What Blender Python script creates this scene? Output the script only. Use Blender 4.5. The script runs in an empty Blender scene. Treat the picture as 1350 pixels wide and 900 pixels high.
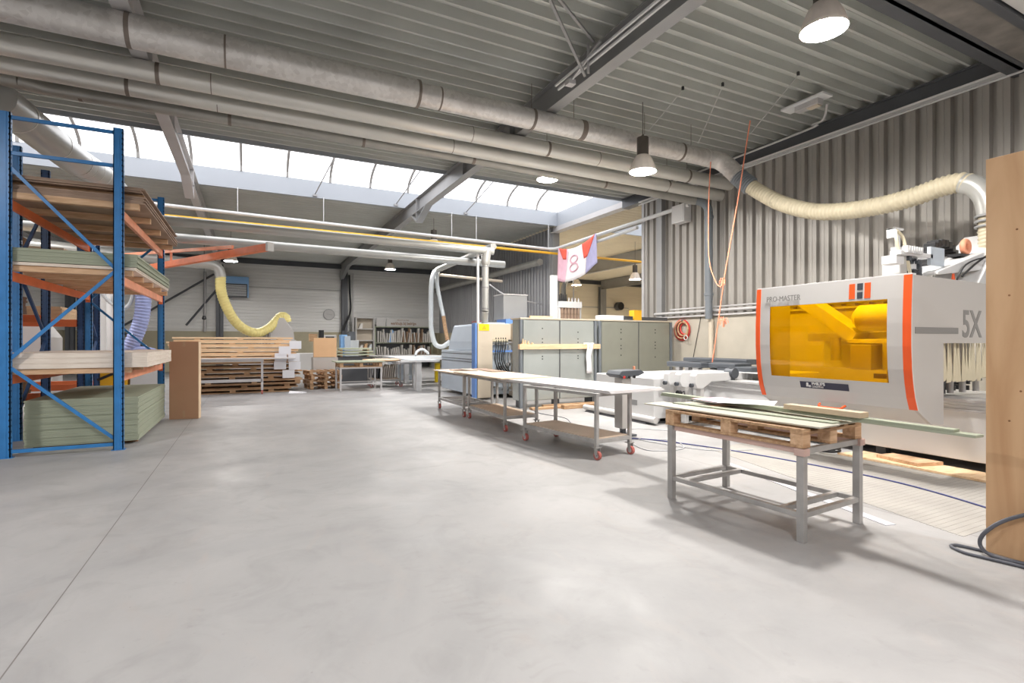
import bpy, math, random
from mathutils import Vector, Matrix
random.seed(7)
def ORD(i):
    """0 -> first, 1 -> second ..."""
    a = 'first second third fourth fifth sixth seventh eighth ninth tenth eleventh twelfth thirteenth fourteenth fifteenth sixteenth seventeenth eighteenth nineteenth'.split()
    if i < 19: return a[i]
    t = {2: ('twentieth', 'twenty-'), 3: ('thirtieth', 'thirty-'), 4: ('fortieth', 'forty-')}[(i + 1) // 10]
    return t[0] if (i + 1) % 10 == 0 else t[1] + a[(i + 1) % 10 - 1]
PI = math.pi
C = bpy.context.scene.collection

# ------------------------------------------------------------------ materials
def S(r, g, b):
    def f(c):
        c /= 255.0
        return c / 12.92 if c <= 0.04045 else ((c + 0.055) / 1.055) ** 2.4
    return (f(r), f(g), f(b), 1.0)

def newmat(name):
    m = bpy.data.materials.new(name); m.use_nodes = True
    nt = m.node_tree; nt.nodes.clear()
    out = nt.nodes.new('ShaderNodeOutputMaterial')
    return m, nt, out

def M(name, col, rough=.5, metal=0., var=.08, scale=3., bump=0., stretch=(1, 1, 1), detail=4., col2=None, bscale=None, spec=.5):
    """principled surface with a noise driven tint"""
    m, nt, out = newmat(name)
    N, L = nt.nodes, nt.links
    p = N.new('ShaderNodeBsdfPrincipled')
    p.inputs['Roughness'].default_value = rough
    p.inputs['Metallic'].default_value = metal
    p.inputs['Specular IOR Level'].default_value = spec
    tc = N.new('ShaderNodeTexCoord'); mp = N.new('ShaderNodeMapping')
    mp.inputs['Scale'].default_value = stretch
    L.new(tc.outputs['Object'], mp.inputs['Vector'])
    nz = N.new('ShaderNodeTexNoise'); nz.inputs['Scale'].default_value = scale; nz.inputs['Detail'].default_value = detail
    L.new(mp.outputs[0], nz.inputs['Vector'])
    mr = N.new('ShaderNodeMapRange'); mr.inputs['From Min'].default_value = .3; mr.inputs['From Max'].default_value = .7
    L.new(nz.outputs['Fac'], mr.inputs['Value'])
    mx = N.new('ShaderNodeMix'); mx.data_type = 'RGBA'
    a = tuple(c * (1 - var) for c in col[:3]) + (1,)
    b = col2 if col2 else tuple(min(1, c * (1 + var)) for c in col[:3]) + (1,)
    mx.inputs[6].default_value = a; mx.inputs[7].default_value = b
    L.new(mr.outputs[0], mx.inputs[0]); L.new(mx.outputs[2], p.inputs['Base Color'])
    if bump:
        nb = N.new('ShaderNodeTexNoise'); nb.inputs['Scale'].default_value = bscale or scale * 6
        L.new(mp.outputs[0], nb.inputs['Vector'])
        bp = N.new('ShaderNodeBump'); bp.inputs['Strength'].default_value = bump; bp.inputs['Distance'].default_value = .01
        L.new(nb.outputs['Fac'], bp.inputs['Height']); L.new(bp.outputs[0], p.inputs['Normal'])
    L.new(p.outputs[0], out.inputs[0])
    return m

def galva(name, c1, c2, rough=.42, metal=.55, scale=9.):
    """zinc spangle"""
    m, nt, out = newmat(name); N, L = nt.nodes, nt.links
    p = N.new('ShaderNodeBsdfPrincipled'); p.inputs['Roughness'].default_value = rough; p.inputs['Metallic'].default_value = metal
    tc = N.new('ShaderNodeTexCoord')
    v = N.new('ShaderNodeTexVoronoi'); v.inputs['Scale'].default_value = scale * 3
    n = N.new('ShaderNodeTexNoise'); n.inputs['Scale'].default_value = scale * .35; n.inputs['Detail'].default_value = 5
    L.new(tc.outputs['Object'], v.inputs['Vector']); L.new(tc.outputs['Object'], n.inputs['Vector'])
    sx = N.new('ShaderNodeSeparateColor'); L.new(v.outputs['Color'], sx.inputs[0])
    ad = N.new('ShaderNodeMath'); ad.operation = 'MULTIPLY_ADD'; ad.inputs[1].default_value = .35
    L.new(sx.outputs[0], ad.inputs[0]); L.new(n.outputs['Fac'], ad.inputs[2])
    mr = N.new('ShaderNodeMapRange'); mr.inputs['From Min'].default_value = .4; mr.inputs['From Max'].default_value = .95
    L.new(ad.outputs[0], mr.inputs['Value'])
    mx = N.new('ShaderNodeMix'); mx.data_type = 'RGBA'; mx.inputs[6].default_value = c1; mx.inputs[7].default_value = c2
    L.new(mr.outputs[0], mx.inputs[0]); L.new(mx.outputs[2], p.inputs['Base Color']); L.new(p.outputs[0], out.inputs[0])
    return m

def wood(name, c1, c2, stretch=(1, 12, 12), scale=2.2, rough=.65):
    m, nt, out = newmat(name); N, L = nt.nodes, nt.links
    p = N.new('ShaderNodeBsdfPrincipled'); p.inputs['Roughness'].default_value = rough; p.inputs['Specular IOR Level'].default_value = .3
    tc = N.new('ShaderNodeTexCoord'); mp = N.new('ShaderNodeMapping'); mp.inputs['Scale'].default_value = stretch
    L.new(tc.outputs['Object'], mp.inputs['Vector'])
    n = N.new('ShaderNodeTexNoise'); n.inputs['Scale'].default_value = scale; n.inputs['Detail'].default_value = 6; n.inputs['Distortion'].default_value = .8
    L.new(mp.outputs[0], n.inputs['Vector'])
    mr = N.new('ShaderNodeMapRange'); mr.inputs['From Min'].default_value = .3; mr.inputs['From Max'].default_value = .7
    L.new(n.outputs['Fac'], mr.inputs['Value'])
    mx = N.new('ShaderNodeMix'); mx.data_type = 'RGBA'; mx.inputs[6].default_value = c1; mx.inputs[7].default_value = c2
    L.new(mr.outputs[0], mx.inputs[0]); L.new(mx.outputs[2], p.inputs['Base Color'])
    bp = N.new('ShaderNodeBump'); bp.inputs['Strength'].default_value = .12; bp.inputs['Distance'].default_value = .005
    L.new(n.outputs['Fac'], bp.inputs['Height']); L.new(bp.outputs[0], p.inputs['Normal'])
    L.new(p.outputs[0], out.inputs[0])
    return m

def emit(name, col, st):
    m, nt, out = newmat(name)
    e = nt.nodes.new('ShaderNodeEmission'); e.inputs[0].default_value = col; e.inputs[1].default_value = st
    nt.links.new(e.outputs[0], out.inputs[0])
    return m

def floor_material():
    m, nt, out = newmat('floor_concrete'); N, L = nt.nodes, nt.links
    p = N.new('ShaderNodeBsdfPrincipled'); p.inputs['Specular IOR Level'].default_value = .4
    tc = N.new('ShaderNodeTexCoord'); P = tc.outputs['Object']
    def noise(sc, det=6, dist=0., stretch=None, rough=.6):
        n = N.new('ShaderNodeTexNoise'); n.inputs['Scale'].default_value = sc; n.inputs['Detail'].default_value = det
        n.inputs['Distortion'].default_value = dist; n.inputs['Roughness'].default_value = rough
        if stretch:
            mp = N.new('ShaderNodeMapping'); mp.inputs['Scale'].default_value = stretch; L.new(P, mp.inputs['Vector']); L.new(mp.outputs[0], n.inputs['Vector'])
        else: L.new(P, n.inputs['Vector'])
        return n.outputs['Fac']
    def mrange(v, a, b, c=0., d=1.):
        r = N.new('ShaderNodeMapRange'); r.inputs['From Min'].default_value = a; r.inputs['From Max'].default_value = b
        r.inputs['To Min'].default_value = c; r.inputs['To Max'].default_value = d; L.new(v, r.inputs['Value']); return r.outputs[0]
    def mix(f, a, b, mode='MIX'):
        x = N.new('ShaderNodeMix'); x.data_type = 'RGBA'; x.blend_type = mode
        if isinstance(f, float): x.inputs[0].default_value = f
        else: L.new(f, x.inputs[0])
        for i, q in ((6, a), (7, b)):
            if isinstance(q, tuple): x.inputs[i].default_value = q
            else: L.new(q, x.inputs[i])
        return x.outputs[2]
    c = mix(mrange(noise(.55, 7, .6), .35, .65), S(150, 149, 149), S(168, 166, 165))
    c = mix(mrange(noise(2.1, 8, 1.2), .5, .72, 0., .38), c, S(132, 131, 130))
    c = mix(mrange(noise(.8, 6, 2., (3, 1, 1)), .56, .74, 0., .35), c, S(168, 158, 152))
    c = mix(mrange(noise(9., 8, .4), .62, .75, 0., .22), c, S(120, 118, 116))
    c = mix(mrange(noise(26., 3, 0.), .70, .76, 0., .3), c, S(110, 104, 98))
    # saw-cut joints in the slab and the faint tread print of a truck tyre
    sx = N.new('ShaderNodeSeparateXYZ'); L.new(P, sx.inputs[0])
    def near(sock, v, w):
        a = N.new('ShaderNodeMath'); a.operation = 'SUBTRACT'; L.new(sock, a.inputs[0]); a.inputs[1].default_value = v
        b = N.new('ShaderNodeMath'); b.operation = 'ABSOLUTE'; L.new(a.outputs[0], b.inputs[0])
        d = N.new('ShaderNodeMath'); d.operation = 'LESS_THAN'; L.new(b.outputs[0], d.inputs[0]); d.inputs[1].default_value = w
        return d.outputs[0]
    for v in (-.99, 5.0, -7.):
        c = mix(near(sx.outputs[0], v, .0035), c, S(112, 108, 104))
    for v in (6.0, 12.0, 18.0):
        q = near(sx.outputs[1], v, .004)
        c = mix(mrange(q, 0., 1., 0., .35), c, S(120, 116, 112))
    w = N.new('ShaderNodeTexWave'); w.inputs['Scale'].default_value = 3.6; w.inputs['Distortion'].default_value = 9.; w.inputs['Detail'].default_value = 3; w.bands_direction = 'Y'
    L.new(P, w.inputs['Vector'])
    a = N.new('ShaderNodeMath'); a.operation = 'MULTIPLY_ADD'; L.new(sx.outputs[1], a.inputs[0]); a.inputs[1].default_value = .15; L.new(sx.outputs[0], a.inputs[2])
    tr = near(a.outputs[0], 1.52, .10)
    mm = N.new('ShaderNodeMath'); mm.operation = 'MULTIPLY'; L.new(tr, mm.inputs[0]); L.new(mrange(w.outputs['Fac'], .5, 1., 0., .13), mm.inputs[1])
    m2 = N.new('ShaderNodeMath'); m2.operation = 'MULTIPLY'; L.new(mm.outputs[0], m2.inputs[0]); L.new(mrange(noise(1.5, 4), .42, .6), m2.inputs[1])
    c = mix(m2.outputs[0], c, S(120, 115, 110))
    L.new(c, p.inputs['Base Color'])
    L.new(mrange(noise(1.3, 5), .3, .7, .38, .62), p.inputs['Roughness'])
    bp = N.new('ShaderNodeBump'); bp.inputs['Strength'].default_value = .08; bp.inputs['Distance'].default_value = .01
    L.new(noise(14., 8), bp.inputs['Height']); L.new(bp.outputs[0], p.inputs['Normal'])
    L.new(p.outputs[0], out.inputs[0])
    return m

def amber_glass():
    m, nt, out = newmat('amber_glazing'); N, L = nt.nodes, nt.links
    t = N.new('ShaderNodeBsdfTransparent'); t.inputs[0].default_value = (1., .74, .03, 1)
    tl = N.new('ShaderNodeBsdfTranslucent'); tl.inputs[0].default_value = (1., .45, .01, 1)
    df = N.new('ShaderNodeBsdfDiffuse'); df.inputs[0].default_value = (1., .40, .005, 1)
    g = N.new('ShaderNodeBsdfGlossy'); g.inputs['Roughness'].default_value = .05; g.inputs[0].default_value = (1., .85, .6, 1)
    a = N.new('ShaderNodeMixShader'); a.inputs[0].default_value = .05; L.new(t.outputs[0], a.inputs[1]); L.new(tl.outputs[0], a.inputs[2])
    b = N.new('ShaderNodeMixShader'); b.inputs[0].default_value = .06; L.new(a.outputs[0], b.inputs[1]); L.new(df.outputs[0], b.inputs[2])
    fr = N.new('ShaderNodeFresnel'); fr.inputs[0].default_value = 1.4
    d = N.new('ShaderNodeMixShader'); L.new(fr.outputs[0], d.inputs[0]); L.new(b.outputs[0], d.inputs[1]); L.new(g.outputs[0], d.inputs[2])
    L.new(d.outputs[0], out.inputs[0])
    return m

MT = {}
def setup_materials():
    A = MT
    A['floor'] = floor_material()
    A['deck'] = M('galvanised_deck', S(190, 192, 187), .42, .3, .07, .8, stretch=(1, 1, 1))
    A['deck_warm'] = M('cream_deck', S(232, 224, 205), .6, 0, .04, 1.)
    A['clad'] = M('grey_cladding', S(160, 156, 150), .45, .2, .12, 1.2, stretch=(1, 1, .35))
    A['clad_dark'] = M('dark_grey_cladding', S(150, 150, 152), .45, .2, .08, 1.2, stretch=(1, 1, .35))
    A['farwall'] = M('ribbed_metal_wall', S(226, 225, 222), .4, .1, .08, .8, stretch=(.15, 1, 5))
    A['cream'] = M('cream_panel_wall', S(236, 226, 206), .6, 0, .04, 1., stretch=(.2, 1, 3))
    A['plinth'] = M('concrete_plinth', S(178, 171, 158), .8, 0, .09, 1.5, bump=.15)
    A['plinth_far'] = M('yellowish_concrete_plinth', S(178, 170, 146), .8, 0, .10, 1., bump=.1)
    A['plaster'] = M('grey_plaster', S(200, 198, 194), .8, 0, .04, 1.)
    A['steel'] = M('painted_steel_grey', S(150, 150, 150), .45, .2, .06, 2.)
    A['steel_dark'] = M('dark_painted_steel', S(84, 86, 90), .4, .2, .08, 2.)
    A['steel_light'] = M('light_grey_painted_steel', S(186, 184, 184), .45, .1, .05, 2.)
    A['white'] = M('white_painted_metal', S(216, 216, 216), .4, 0, .02, 2.)
    A['curb'] = M('grey_lining_sheet', S(158, 163, 170), .45, 0, .03, 1.)
    A['mullion'] = M('glazing_bar_grey', S(150, 148, 145), .5, 0, .03, 2.)
    A['glaze'] = emit('daylit_opal_panel', (1., 1., 1.03, 1), 2.4)
    A['pipe_big'] = galva('spiral_duct_zinc', S(196, 192, 188), S(222, 219, 216), .34, .45, 6)
    A['pipe'] = M('smooth_zinc_pipe', S(216, 214, 208), .3, .45, .06, 2., stretch=(.2, 1, 1))
    A['pipe_dark'] = M('old_zinc_pipe', S(168, 166, 160), .4, .5, .10, 3.)
    A['pipe_pvc'] = M('grey_pvc_pipe', S(116, 122, 128), .4, 0, .05, 3.)
    A['band'] = M('dark_pipe_clip', S(128, 118, 110), .5, .4, .1, 5.)
    A['duct_white'] = M('pale_zinc_duct', S(178, 178, 174), .32, .3, .05, 2.)
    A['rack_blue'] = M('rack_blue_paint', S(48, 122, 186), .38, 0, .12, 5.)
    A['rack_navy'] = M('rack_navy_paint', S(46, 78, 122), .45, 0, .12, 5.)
    A['slot'] = M('dark_slot', S(14, 18, 24), .8, 0, .1, 4.)
    A['orange_beam'] = M('rack_orange_paint', S(230, 120, 70), .5, 0, .10, 4.)
    A['orange_pale'] = M('pale_worn_orange_paint', S(234, 158, 124), .5, 0, .12, 4.)
    A['orange'] = M('orange_trim_paint', S(236, 92, 36), .4, 0, .03, 3.)
    A['board_grey'] = M('grey_beige_board', S(178, 176, 160), .6, 0, .04, 2.)
    A['dull_red'] = M('dull_red_plastic', S(136, 84, 84), .5, 0, .06, 4.)
    A['mdf_green'] = M('green_moisture_board', S(158, 164, 144), .75, 0, .07, 2., stretch=(.6, .6, 60))
    A['mdf'] = M('raw_fibreboard', S(198, 178, 152), .75, 0, .05, 3.)
    A['board_pale'] = wood('pale_planed_board', S(214, 200, 186), S(232, 222, 210), (1, 1, 9), 3)
    A['board_white'] = M('white_laminated_board', S(206, 202, 202), .4, 0, .03, 2.)
    A['board_beige'] = M('beige_laminated_board', S(220, 198, 174), .5, 0, .06, 2.)
    A['board_brown'] = wood('brown_face_board', S(140, 118, 102), S(172, 148, 130), (1, 1, 4), 2)
    A['timber'] = wood('new_pine_timber', S(222, 186, 144), S(242, 214, 178), (1, 8, 8), 3)
    A['timber_red'] = wood('warm_pine_timber', S(186, 148, 114), S(218, 184, 150), (1, 8, 8), 3)
    A['timber_old'] = wood('weathered_pallet_wood', S(158, 122, 90), S(204, 170, 134), (1, 8, 8), 4)
    A['timber_dark'] = wood('dark_pallet_wood', S(104, 72, 48), S(160, 116, 80), (1, 8, 8), 4)
    A['ply'] = wood('birch_plywood', S(186, 146, 108), S(216, 180, 142), (5, 3.2, .55), 1.3)
    A['card'] = M('brown_cardboard', S(178, 138, 110), .8, 0, .05, 1.2)
    A['card_side'] = M('pale_cardboard_edge', S(222, 196, 164), .8, 0, .05, 1.2)
    A['tape'] = M('packing_tape', S(176, 142, 112), .3, 0, .03, 4.)
    A['carton'] = M('light_carton', S(214, 176, 136), .8, 0, .04, 2.)
    A['paper'] = M('white_paper', S(232, 232, 236), .7, 0, .02, 4.)
    A['steel_bare'] = M('bare_square_tube_steel', S(168, 166, 164), .38, .3, .15, 6.)
    A['pinkpaint'] = M('faded_pink_paint', S(200, 170, 160), .5, .1, .08, 4.)
    A['caster'] = M('red_caster_tyre', S(180, 98, 90), .5, 0, .08, 6.)
    A['zinc'] = M('galvanised_sheet', S(184, 190, 188), .26, .45, .07, 1.2)
    A['zinc2'] = M('dull_galvanised_sheet', S(158, 160, 150), .3, .45, .08, 1.2)
    A['mc_white'] = M('machine_light_grey', S(194, 192, 190), .35, 0, .02, 1.)
    A['shelf_board'] = M('worn_shelf_board', S(196, 176, 156), .7, 0, .08, 3.)
    A['mc_side'] = M('machine_side_grey', S(178, 174, 170), .4, 0, .02, 1.)
    A['mc_bright'] = M('machine_white', S(214, 214, 214), .35, 0, .02, 1.)
    A['mc_text'] = M('machine_grey_lettering', S(126, 124, 122), .5, 0, .02, 1.)
    A['mc_dark'] = M('machine_dark_grey', S(72, 76, 82), .5, 0, .06, 4.)
    A['anthracite'] = M('anthracite_mark', S(58, 64, 72), .5, 0, .02, 4.)
    A['navy_sign'] = M('dark_navy_plate', S(44, 44, 66), .35, 0, .05, 4.)
    A['black'] = M('black_rubber', S(34, 34, 36), .55, 0, .1, 6.)
    A['edge_board'] = M('pale_grey_edge_board', S(186, 182, 168), .6, 0, .05, 3.)
    A['amber'] = amber_glass()
    A['hose'] = M('cream_flexible_hose', S(200, 190, 164), .5, 0, .05, 6.)
    A['hose_y'] = M('yellow_flexible_hose', S(240, 226, 150), .5, 0, .05, 6.)
    A['gas'] = M('yellow_pipe_paint', S(232, 176, 40), .4, 0, .04, 3.)
    A['rope'] = M('salmon_rope', S(236, 150, 118), .8, 0, .08, 30.)
    A['beige_mc'] = M('beige_machine_panel', S(200, 188, 170), .45, 0, .04, 1.5)
    A['blue_mc'] = M('blue_machine_edge', S(104, 142, 204), .4, 0, .04, 2.)
    A['light_blue'] = M('pale_blue_machine_panel', S(192, 202, 212), .35, 0, .03, 2.)
    A['yellow_sign'] = M('yellow_warning_label', S(250, 214, 20), .5, 0, .03, 4.)
    A['lifter'] = M('blue_grey_lifter_tube', S(150, 160, 204), .6, 0, .06, 6.)
    A['red_hose'] = M('red_hose', S(206, 66, 60), .45, 0, .06, 8.)
    A['cable_blue'] = M('navy_cable', S(58, 64, 120), .5, 0, .05, 8.)
    A['cable_grey'] = M('grey_cable', S(88, 90, 98), .45, 0, .05, 8.)
    A['cable_white'] = M('pale_cable', S(180, 180, 184), .5, 0, .05, 8.)
    A['mat'] = M('ribbed_floor_mat', S(160, 156, 150), .7, 0, .10, 2., bump=.1)
    A['alu'] = M('aluminium_strip', S(206, 206, 212), .35, .2, .03, 4.)
    A['lamp_metal'] = M('lamp_gear_housing', S(92, 86, 80), .5, .3, .08, 6.)
    A['lamp_bell'] = M('dusty_prismatic_shade', S(236, 226, 216), .45, 0, .08, 10., stretch=(1, 1, .3))
    A['lamp_glow'] = emit('lit_lamp_glass', (1., .96, .91, 1), 400.)
    A['fill_lamp_glow'] = emit('added_fill_lamp_glass', (1., .97, .95, 1), 330.)  # glow of the lamps added out of view as fill
    A['lamp_glow_warm'] = emit('lit_warm_lamp_glass', (1., .90, .74, 1), 700.)
    A['lamp_glow_far'] = emit('lit_far_lamp_glass', (1., .97, .94, 1), 330.)
    A['flag_red'] = M('flag_red_corner', S(240, 104, 84), .8, 0, .08, 6.)
    A['flag_pink'] = M('flag_pale_pink', S(240, 192, 206), .8, 0, .06, 6.)
    A['flag_white'] = M('flag_white', S(246, 240, 238), .8, 0, .03, 6.)
    A['flag_lilac'] = M('flag_lilac_blue', S(176, 172, 204), .8, 0, .06, 6.)
    A['flag_ring'] = M('flag_faded_ring', S(222, 176, 186), .8, 0, .06, 6.)
    A['screen'] = M('dark_screen', S(70, 74, 78), .25, 0, .04, 3.)
    A['sheet_light'] = M('pale_template_board', S(226, 222, 216), .6, 0, .06, 4.)
    A['sheet_brown'] = M('brown_template_board', S(170, 142, 118), .6, 0, .08, 4.)
    A['bag'] = M('glossy_white_plastic', S(206, 212, 214), .3, 0, .03, 4.)
    A['girder'] = M('stained_concrete_girder', S(116, 111, 105), .8, 0, .30, 3., stretch=(1, 1, 3), detail=8)
    A['heater_blue'] = M('heater_blue', S(132, 176, 222), .4, 0, .04, 3.)
setup_materials()

# ------------------------------------------------------------------ mesh builder
class MB:
    def __init__(s):
        s.v = []; s.f = []; s.sm = []; s.mi = []
    def add(s, vs, fs, smooth=False, mi=0):
        o = len(s.v); s.v += [tuple(v) for v in vs]
        for f in fs:
            s.f.append(tuple(i + o for i in f)); s.sm.append(smooth); s.mi.append(mi)
        return s
    def box(s, x0, y0, z0, x1, y1, z1, mi=0):
        if x0 > x1: x0, x1 = x1, x0
        if y0 > y1: y0, y1 = y1, y0
        if z0 > z1: z0, z1 = z1, z0
        return s.add([(x0, y0, z0), (x1, y0, z0), (x1, y1, z0), (x0, y1, z0), (x0, y0, z1), (x1, y0, z1), (x1, y1, z1), (x0, y1, z1)],
                     [(3, 2, 1, 0), (4, 5, 6, 7), (0, 1, 5, 4), (1, 2, 6, 5), (2, 3, 7, 6), (3, 0, 4, 7)], mi=mi)
    def bar(s, p0, p1, w, h, up=(0, 0, 1), mi=0):
        p0, p1 = Vector(p0), Vector(p1); d = (p1 - p0).normalized(); u = Vector(up)
        if abs(d.dot(u)) > .98: u = Vector((0, 1, 0))
        r = d.cross(u).normalized(); u = r.cross(d).normalized()
        vs = []
        for p in (p0, p1):
            for a, b in ((-1, -1), (1, -1), (1, 1), (-1, 1)):
                vs.append(p + r * (a * w / 2) + u * (b * h / 2))
        return s.add(vs, [(0, 1, 2, 3), (7, 6, 5, 4), (0, 4, 5, 1), (1, 5, 6, 2), (2, 6, 7, 3), (3, 7, 4, 0)], mi=mi)
    def cyl(s, p0, p1, r0, r1=None, n=16, caps=True, mi=0):
        r1 = r0 if r1 is None else r1
        p0, p1 = Vector(p0), Vector(p1); d = (p1 - p0).normalized()
        u = Vector((0, 0, 1)) if abs(d.z) < .9 else Vector((1, 0, 0))
        a = d.cross(u).normalized(); b = d.cross(a).normalized()
        vs = []
        for p, r in ((p0, r0), (p1, r1)):
            for i in range(n):
                t = 2 * PI * i / n; vs.append(p + a * (r * math.cos(t)) + b * (r * math.sin(t)))
        s.add(vs, [(i, i + n, (i + 1) % n + n, (i + 1) % n) for i in range(n)], True, mi)
        if caps:
            if r0 > 1e-5: s.add(vs[:n], [tuple(range(n))], mi=mi)
            if r1 > 1e-5: s.add(vs[n:], [tuple(reversed(range(n)))], mi=mi)
        return s
    def tube(s, pts, r, n=10, mi=0, caps=True):
        pts = [Vector(p) for p in pts]; m = len(pts)
        rs = r if isinstance(r, (list, tuple)) else [r] * m
        T = []
        for i in range(m):
            T.append((pts[min(i + 1, m - 1)] - pts[max(i - 1, 0)]).normalized())
        u = Vector((0, 0, 1)) if abs(T[0].z) < .9 else Vector((1, 0, 0))
        a = T[0].cross(u).normalized(); vs = []
        for i in range(m):
            a = (a - T[i] * a.dot(T[i])).normalized(); b = T[i].cross(a)
            for k in range(n):
                t = 2 * PI * k / n; vs.append(pts[i] + (a * math.cos(t) + b * math.sin(t)) * rs[i])
        s.add(vs, [(i * n + k, i * n + (k + 1) % n, (i + 1) * n + (k + 1) % n, (i + 1) * n + k) for i in range(m - 1) for k in range(n)], True, mi)
        if caps:
            s.add(vs[:n], [tuple(reversed(range(n)))], mi=mi); s.add(vs[-n:], [tuple(range(n))], mi=mi)
        return s
    def prism(s, poly, axis, a, b, mi=0):
        """poly in the plane across axis: x->(y,z) y->(x,z) z->(x,y)"""
        def P(p, t): return {'x': (t, p[0], p[1]), 'y': (p[0], t, p[1]), 'z': (p[0], p[1], t)}[axis]
        n = len(poly); vs = [P(p, a) for p in poly] + [P(p, b) for p in poly]
        return s.add(vs, [tuple(range(n)), tuple(range(2 * n - 1, n - 1, -1))] + [(i, i + n, (i + 1) % n + n, (i + 1) % n) for i in range(n)], mi=mi)
    def lathe(s, prof, c, n=24, mi=0):
        vs = []
        for r, z in prof:
            for i in range(n):
                t = 2 * PI * i / n; vs.append((c[0] + r * math.cos(t), c[1] + r * math.sin(t), c[2] + z))
        return s.add(vs, [(j * n + i, j * n + (i + 1) % n, (j + 1) * n + (i + 1) % n, (j + 1) * n + i) for j in range(len(prof) - 1) for i in range(n)], True, mi)
    def torus(s, c, R, r, axis='z', n=24, k=8, mi=0):
        pts = []
        for i in range(n + 1):
            t = 2 * PI * i / n
            q = {'z': (R * math.cos(t), R * math.sin(t), 0), 'x': (0, R * math.cos(t), R * math.sin(t)), 'y': (R * math.cos(t), 0, R * math.sin(t))}[axis]
            pts.append((c[0] + q[0], c[1] + q[1], c[2] + q[2]))
        return s.tube(pts, r, k, mi, caps=False)
    def xform(s, mat):
        s.v = [tuple(mat @ Vector(v)) for v in s.v]; return s
    def build(s, name, mats, parent=None, world=True, bevel=0., org=None):
        if not isinstance(mats, (list, tuple)): mats = [mats]
        mats = [MT[m] if isinstance(m, str) else m for m in mats]
        if parent is not None:
            o = Vector(getattr(parent, 'worg', None) or wo(parent)) if world else Vector((0, 0, 0))
        else:
            xs = [v[0] for v in s.v]; ys = [v[1] for v in s.v]; zs = [v[2] for v in s.v]
            o = Vector(((min(xs) + max(xs)) / 2, (min(ys) + max(ys)) / 2, min(zs))) if org is None else Vector(org)
        me = bpy.data.meshes.new(name)
        me.from_pydata([tuple(Vector(v) - o) for v in s.v], [], s.f)
        for m in mats: me.materials.append(m)
        me.polygons.foreach_set('use_smooth', s.sm); me.polygons.foreach_set('material_index', s.mi)
        me.validate(); me.update()
        ob = bpy.data.objects.new(name, me); C.objects.link(ob)
        if parent is not None: ob.parent = parent
        else: ob.location = o
        if parent is not None and parent.type == 'MESH' and world: pass
        if bevel:
            b = ob.modifiers.new('bevel', 'BEVEL'); b.width = bevel; b.segments = 2; b.limit_method = 'ANGLE'; b.angle_limit = math.radians(40)
        return ob

def wo(ob):
    """world location of an unrotated object chain"""
    v = Vector(ob.location)
    while ob.parent is not None:
        ob = ob.parent; v += Vector(ob.location)
    return v

def thing(name, label, cat, loc=(0, 0, 0), rot=0., group=None):
    o = bpy.data.objects.new(name, None); C.objects.link(o); o.empty_display_size = .1
    o.location = loc; o.rotation_euler = (0, 0, rot); o['label'] = label; o['category'] = cat
    if group: o['group'] = group
    return o
def tag(o, label, cat, group=None, kind=None):
    o['label'] = label; o['category'] = cat
    if group: o['group'] = group
    if kind: o['kind'] = kind
    return o
def struct(name, mb, mats, **k):
    o = mb.build(name, mats, **k); o['kind'] = 'structure'; return o
KIDS = {}
def dup(root, loc, rot=None, label=None, group=None):
    def rec(o, par):
        c = o.copy(); C.objects.link(c); c.parent = par
        for ch in list(o.children): rec(ch, c)
        return c
    c = root.copy(); C.objects.link(c); c.location = loc
    if rot is not None: c.rotation_euler = (0, 0, rot)
    if label: c['label'] = label
    if group: c['group'] = group
    for ch in list(root.children): rec(ch, c)
    return c

def text(name, body, size, mat, parent, origin, xdir, updir, ext=.002, bold=0., align='LEFT', sx=1.):
    cu = bpy.data.curves.new(name, 'FONT'); cu.body = body; cu.size = size; cu.extrude = ext; cu.offset = bold; cu.align_x = align
    t = bpy.data.objects.new(name, cu); C.objects.link(t)
    dg = bpy.context.evaluated_depsgraph_get(); me = bpy.data.meshes.new_from_object(t.evaluated_get(dg))
    bpy.data.objects.remove(t); bpy.data.curves.remove(cu)
    x = Vector(xdir).normalized(); u = Vector(updir).normalized(); z = x.cross(u)
    m = Matrix((x * sx, u, z)).transposed().to_4x4(); m.translation = Vector(origin) - (wo(parent) if parent else Vector((0, 0, 0)))
    me.transform(m); me.materials.clear(); me.materials.append(MT[mat])
    o = bpy.data.objects.new(name, me); C.objects.link(o); o.parent = parent
    return o

def smoothpath(pts, k=6):
    """Catmull-Rom through the points"""
    P = [Vector(p) for p in pts]; out = []
    for i in range(len(P) - 1):
        a = P[max(i - 1, 0)]; b = P[i]; c = P[i + 1]; d = P[min(i + 2, len(P) - 1)]
        for j in range(k):
            t = j / k
            out.append(.5 * ((2 * b) + (c - a) * t + (2 * a - 5 * b + 4 * c - d) * t * t + (3 * b - a - 3 * c + d) * t ** 3))
    out.append(P[-1]); return out
def ribbed(pts, r, amp=.06, pitch=.035, n=20):
    """flexible duct: a tube whose radius ripples"""
    sp = smoothpath(pts, 40); L = [0.]
    for i in range(1, len(sp)): L.append(L[-1] + (sp[i] - sp[i - 1]).length)
    tot = L[-1]; N = int(tot / (pitch / 4)); q = []; j = 0
    for i in range(N + 1):
        s_ = tot * i / N
        while j < len(L) - 2 and L[j + 1] < s_: j += 1
        t = (s_ - L[j]) / max(1e-6, L[j + 1] - L[j]); q.append(sp[j].lerp(sp[j + 1], min(1, t)))
    rs = [r * (1 + amp * math.cos(PI * .5 * i)) for i in range(N + 1)]
    return MB().tube(q, rs, n)
# ------------------------------------------------------------------ the building
CZ = 5.85          # underside of the roof deck
WX = 10.3          # face of the right wall cladding
YF = 30.5          # far wall
SK0, SK1 = 12.8, 16.6
XL, XR, YB = -13.5, 28., -9.

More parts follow.
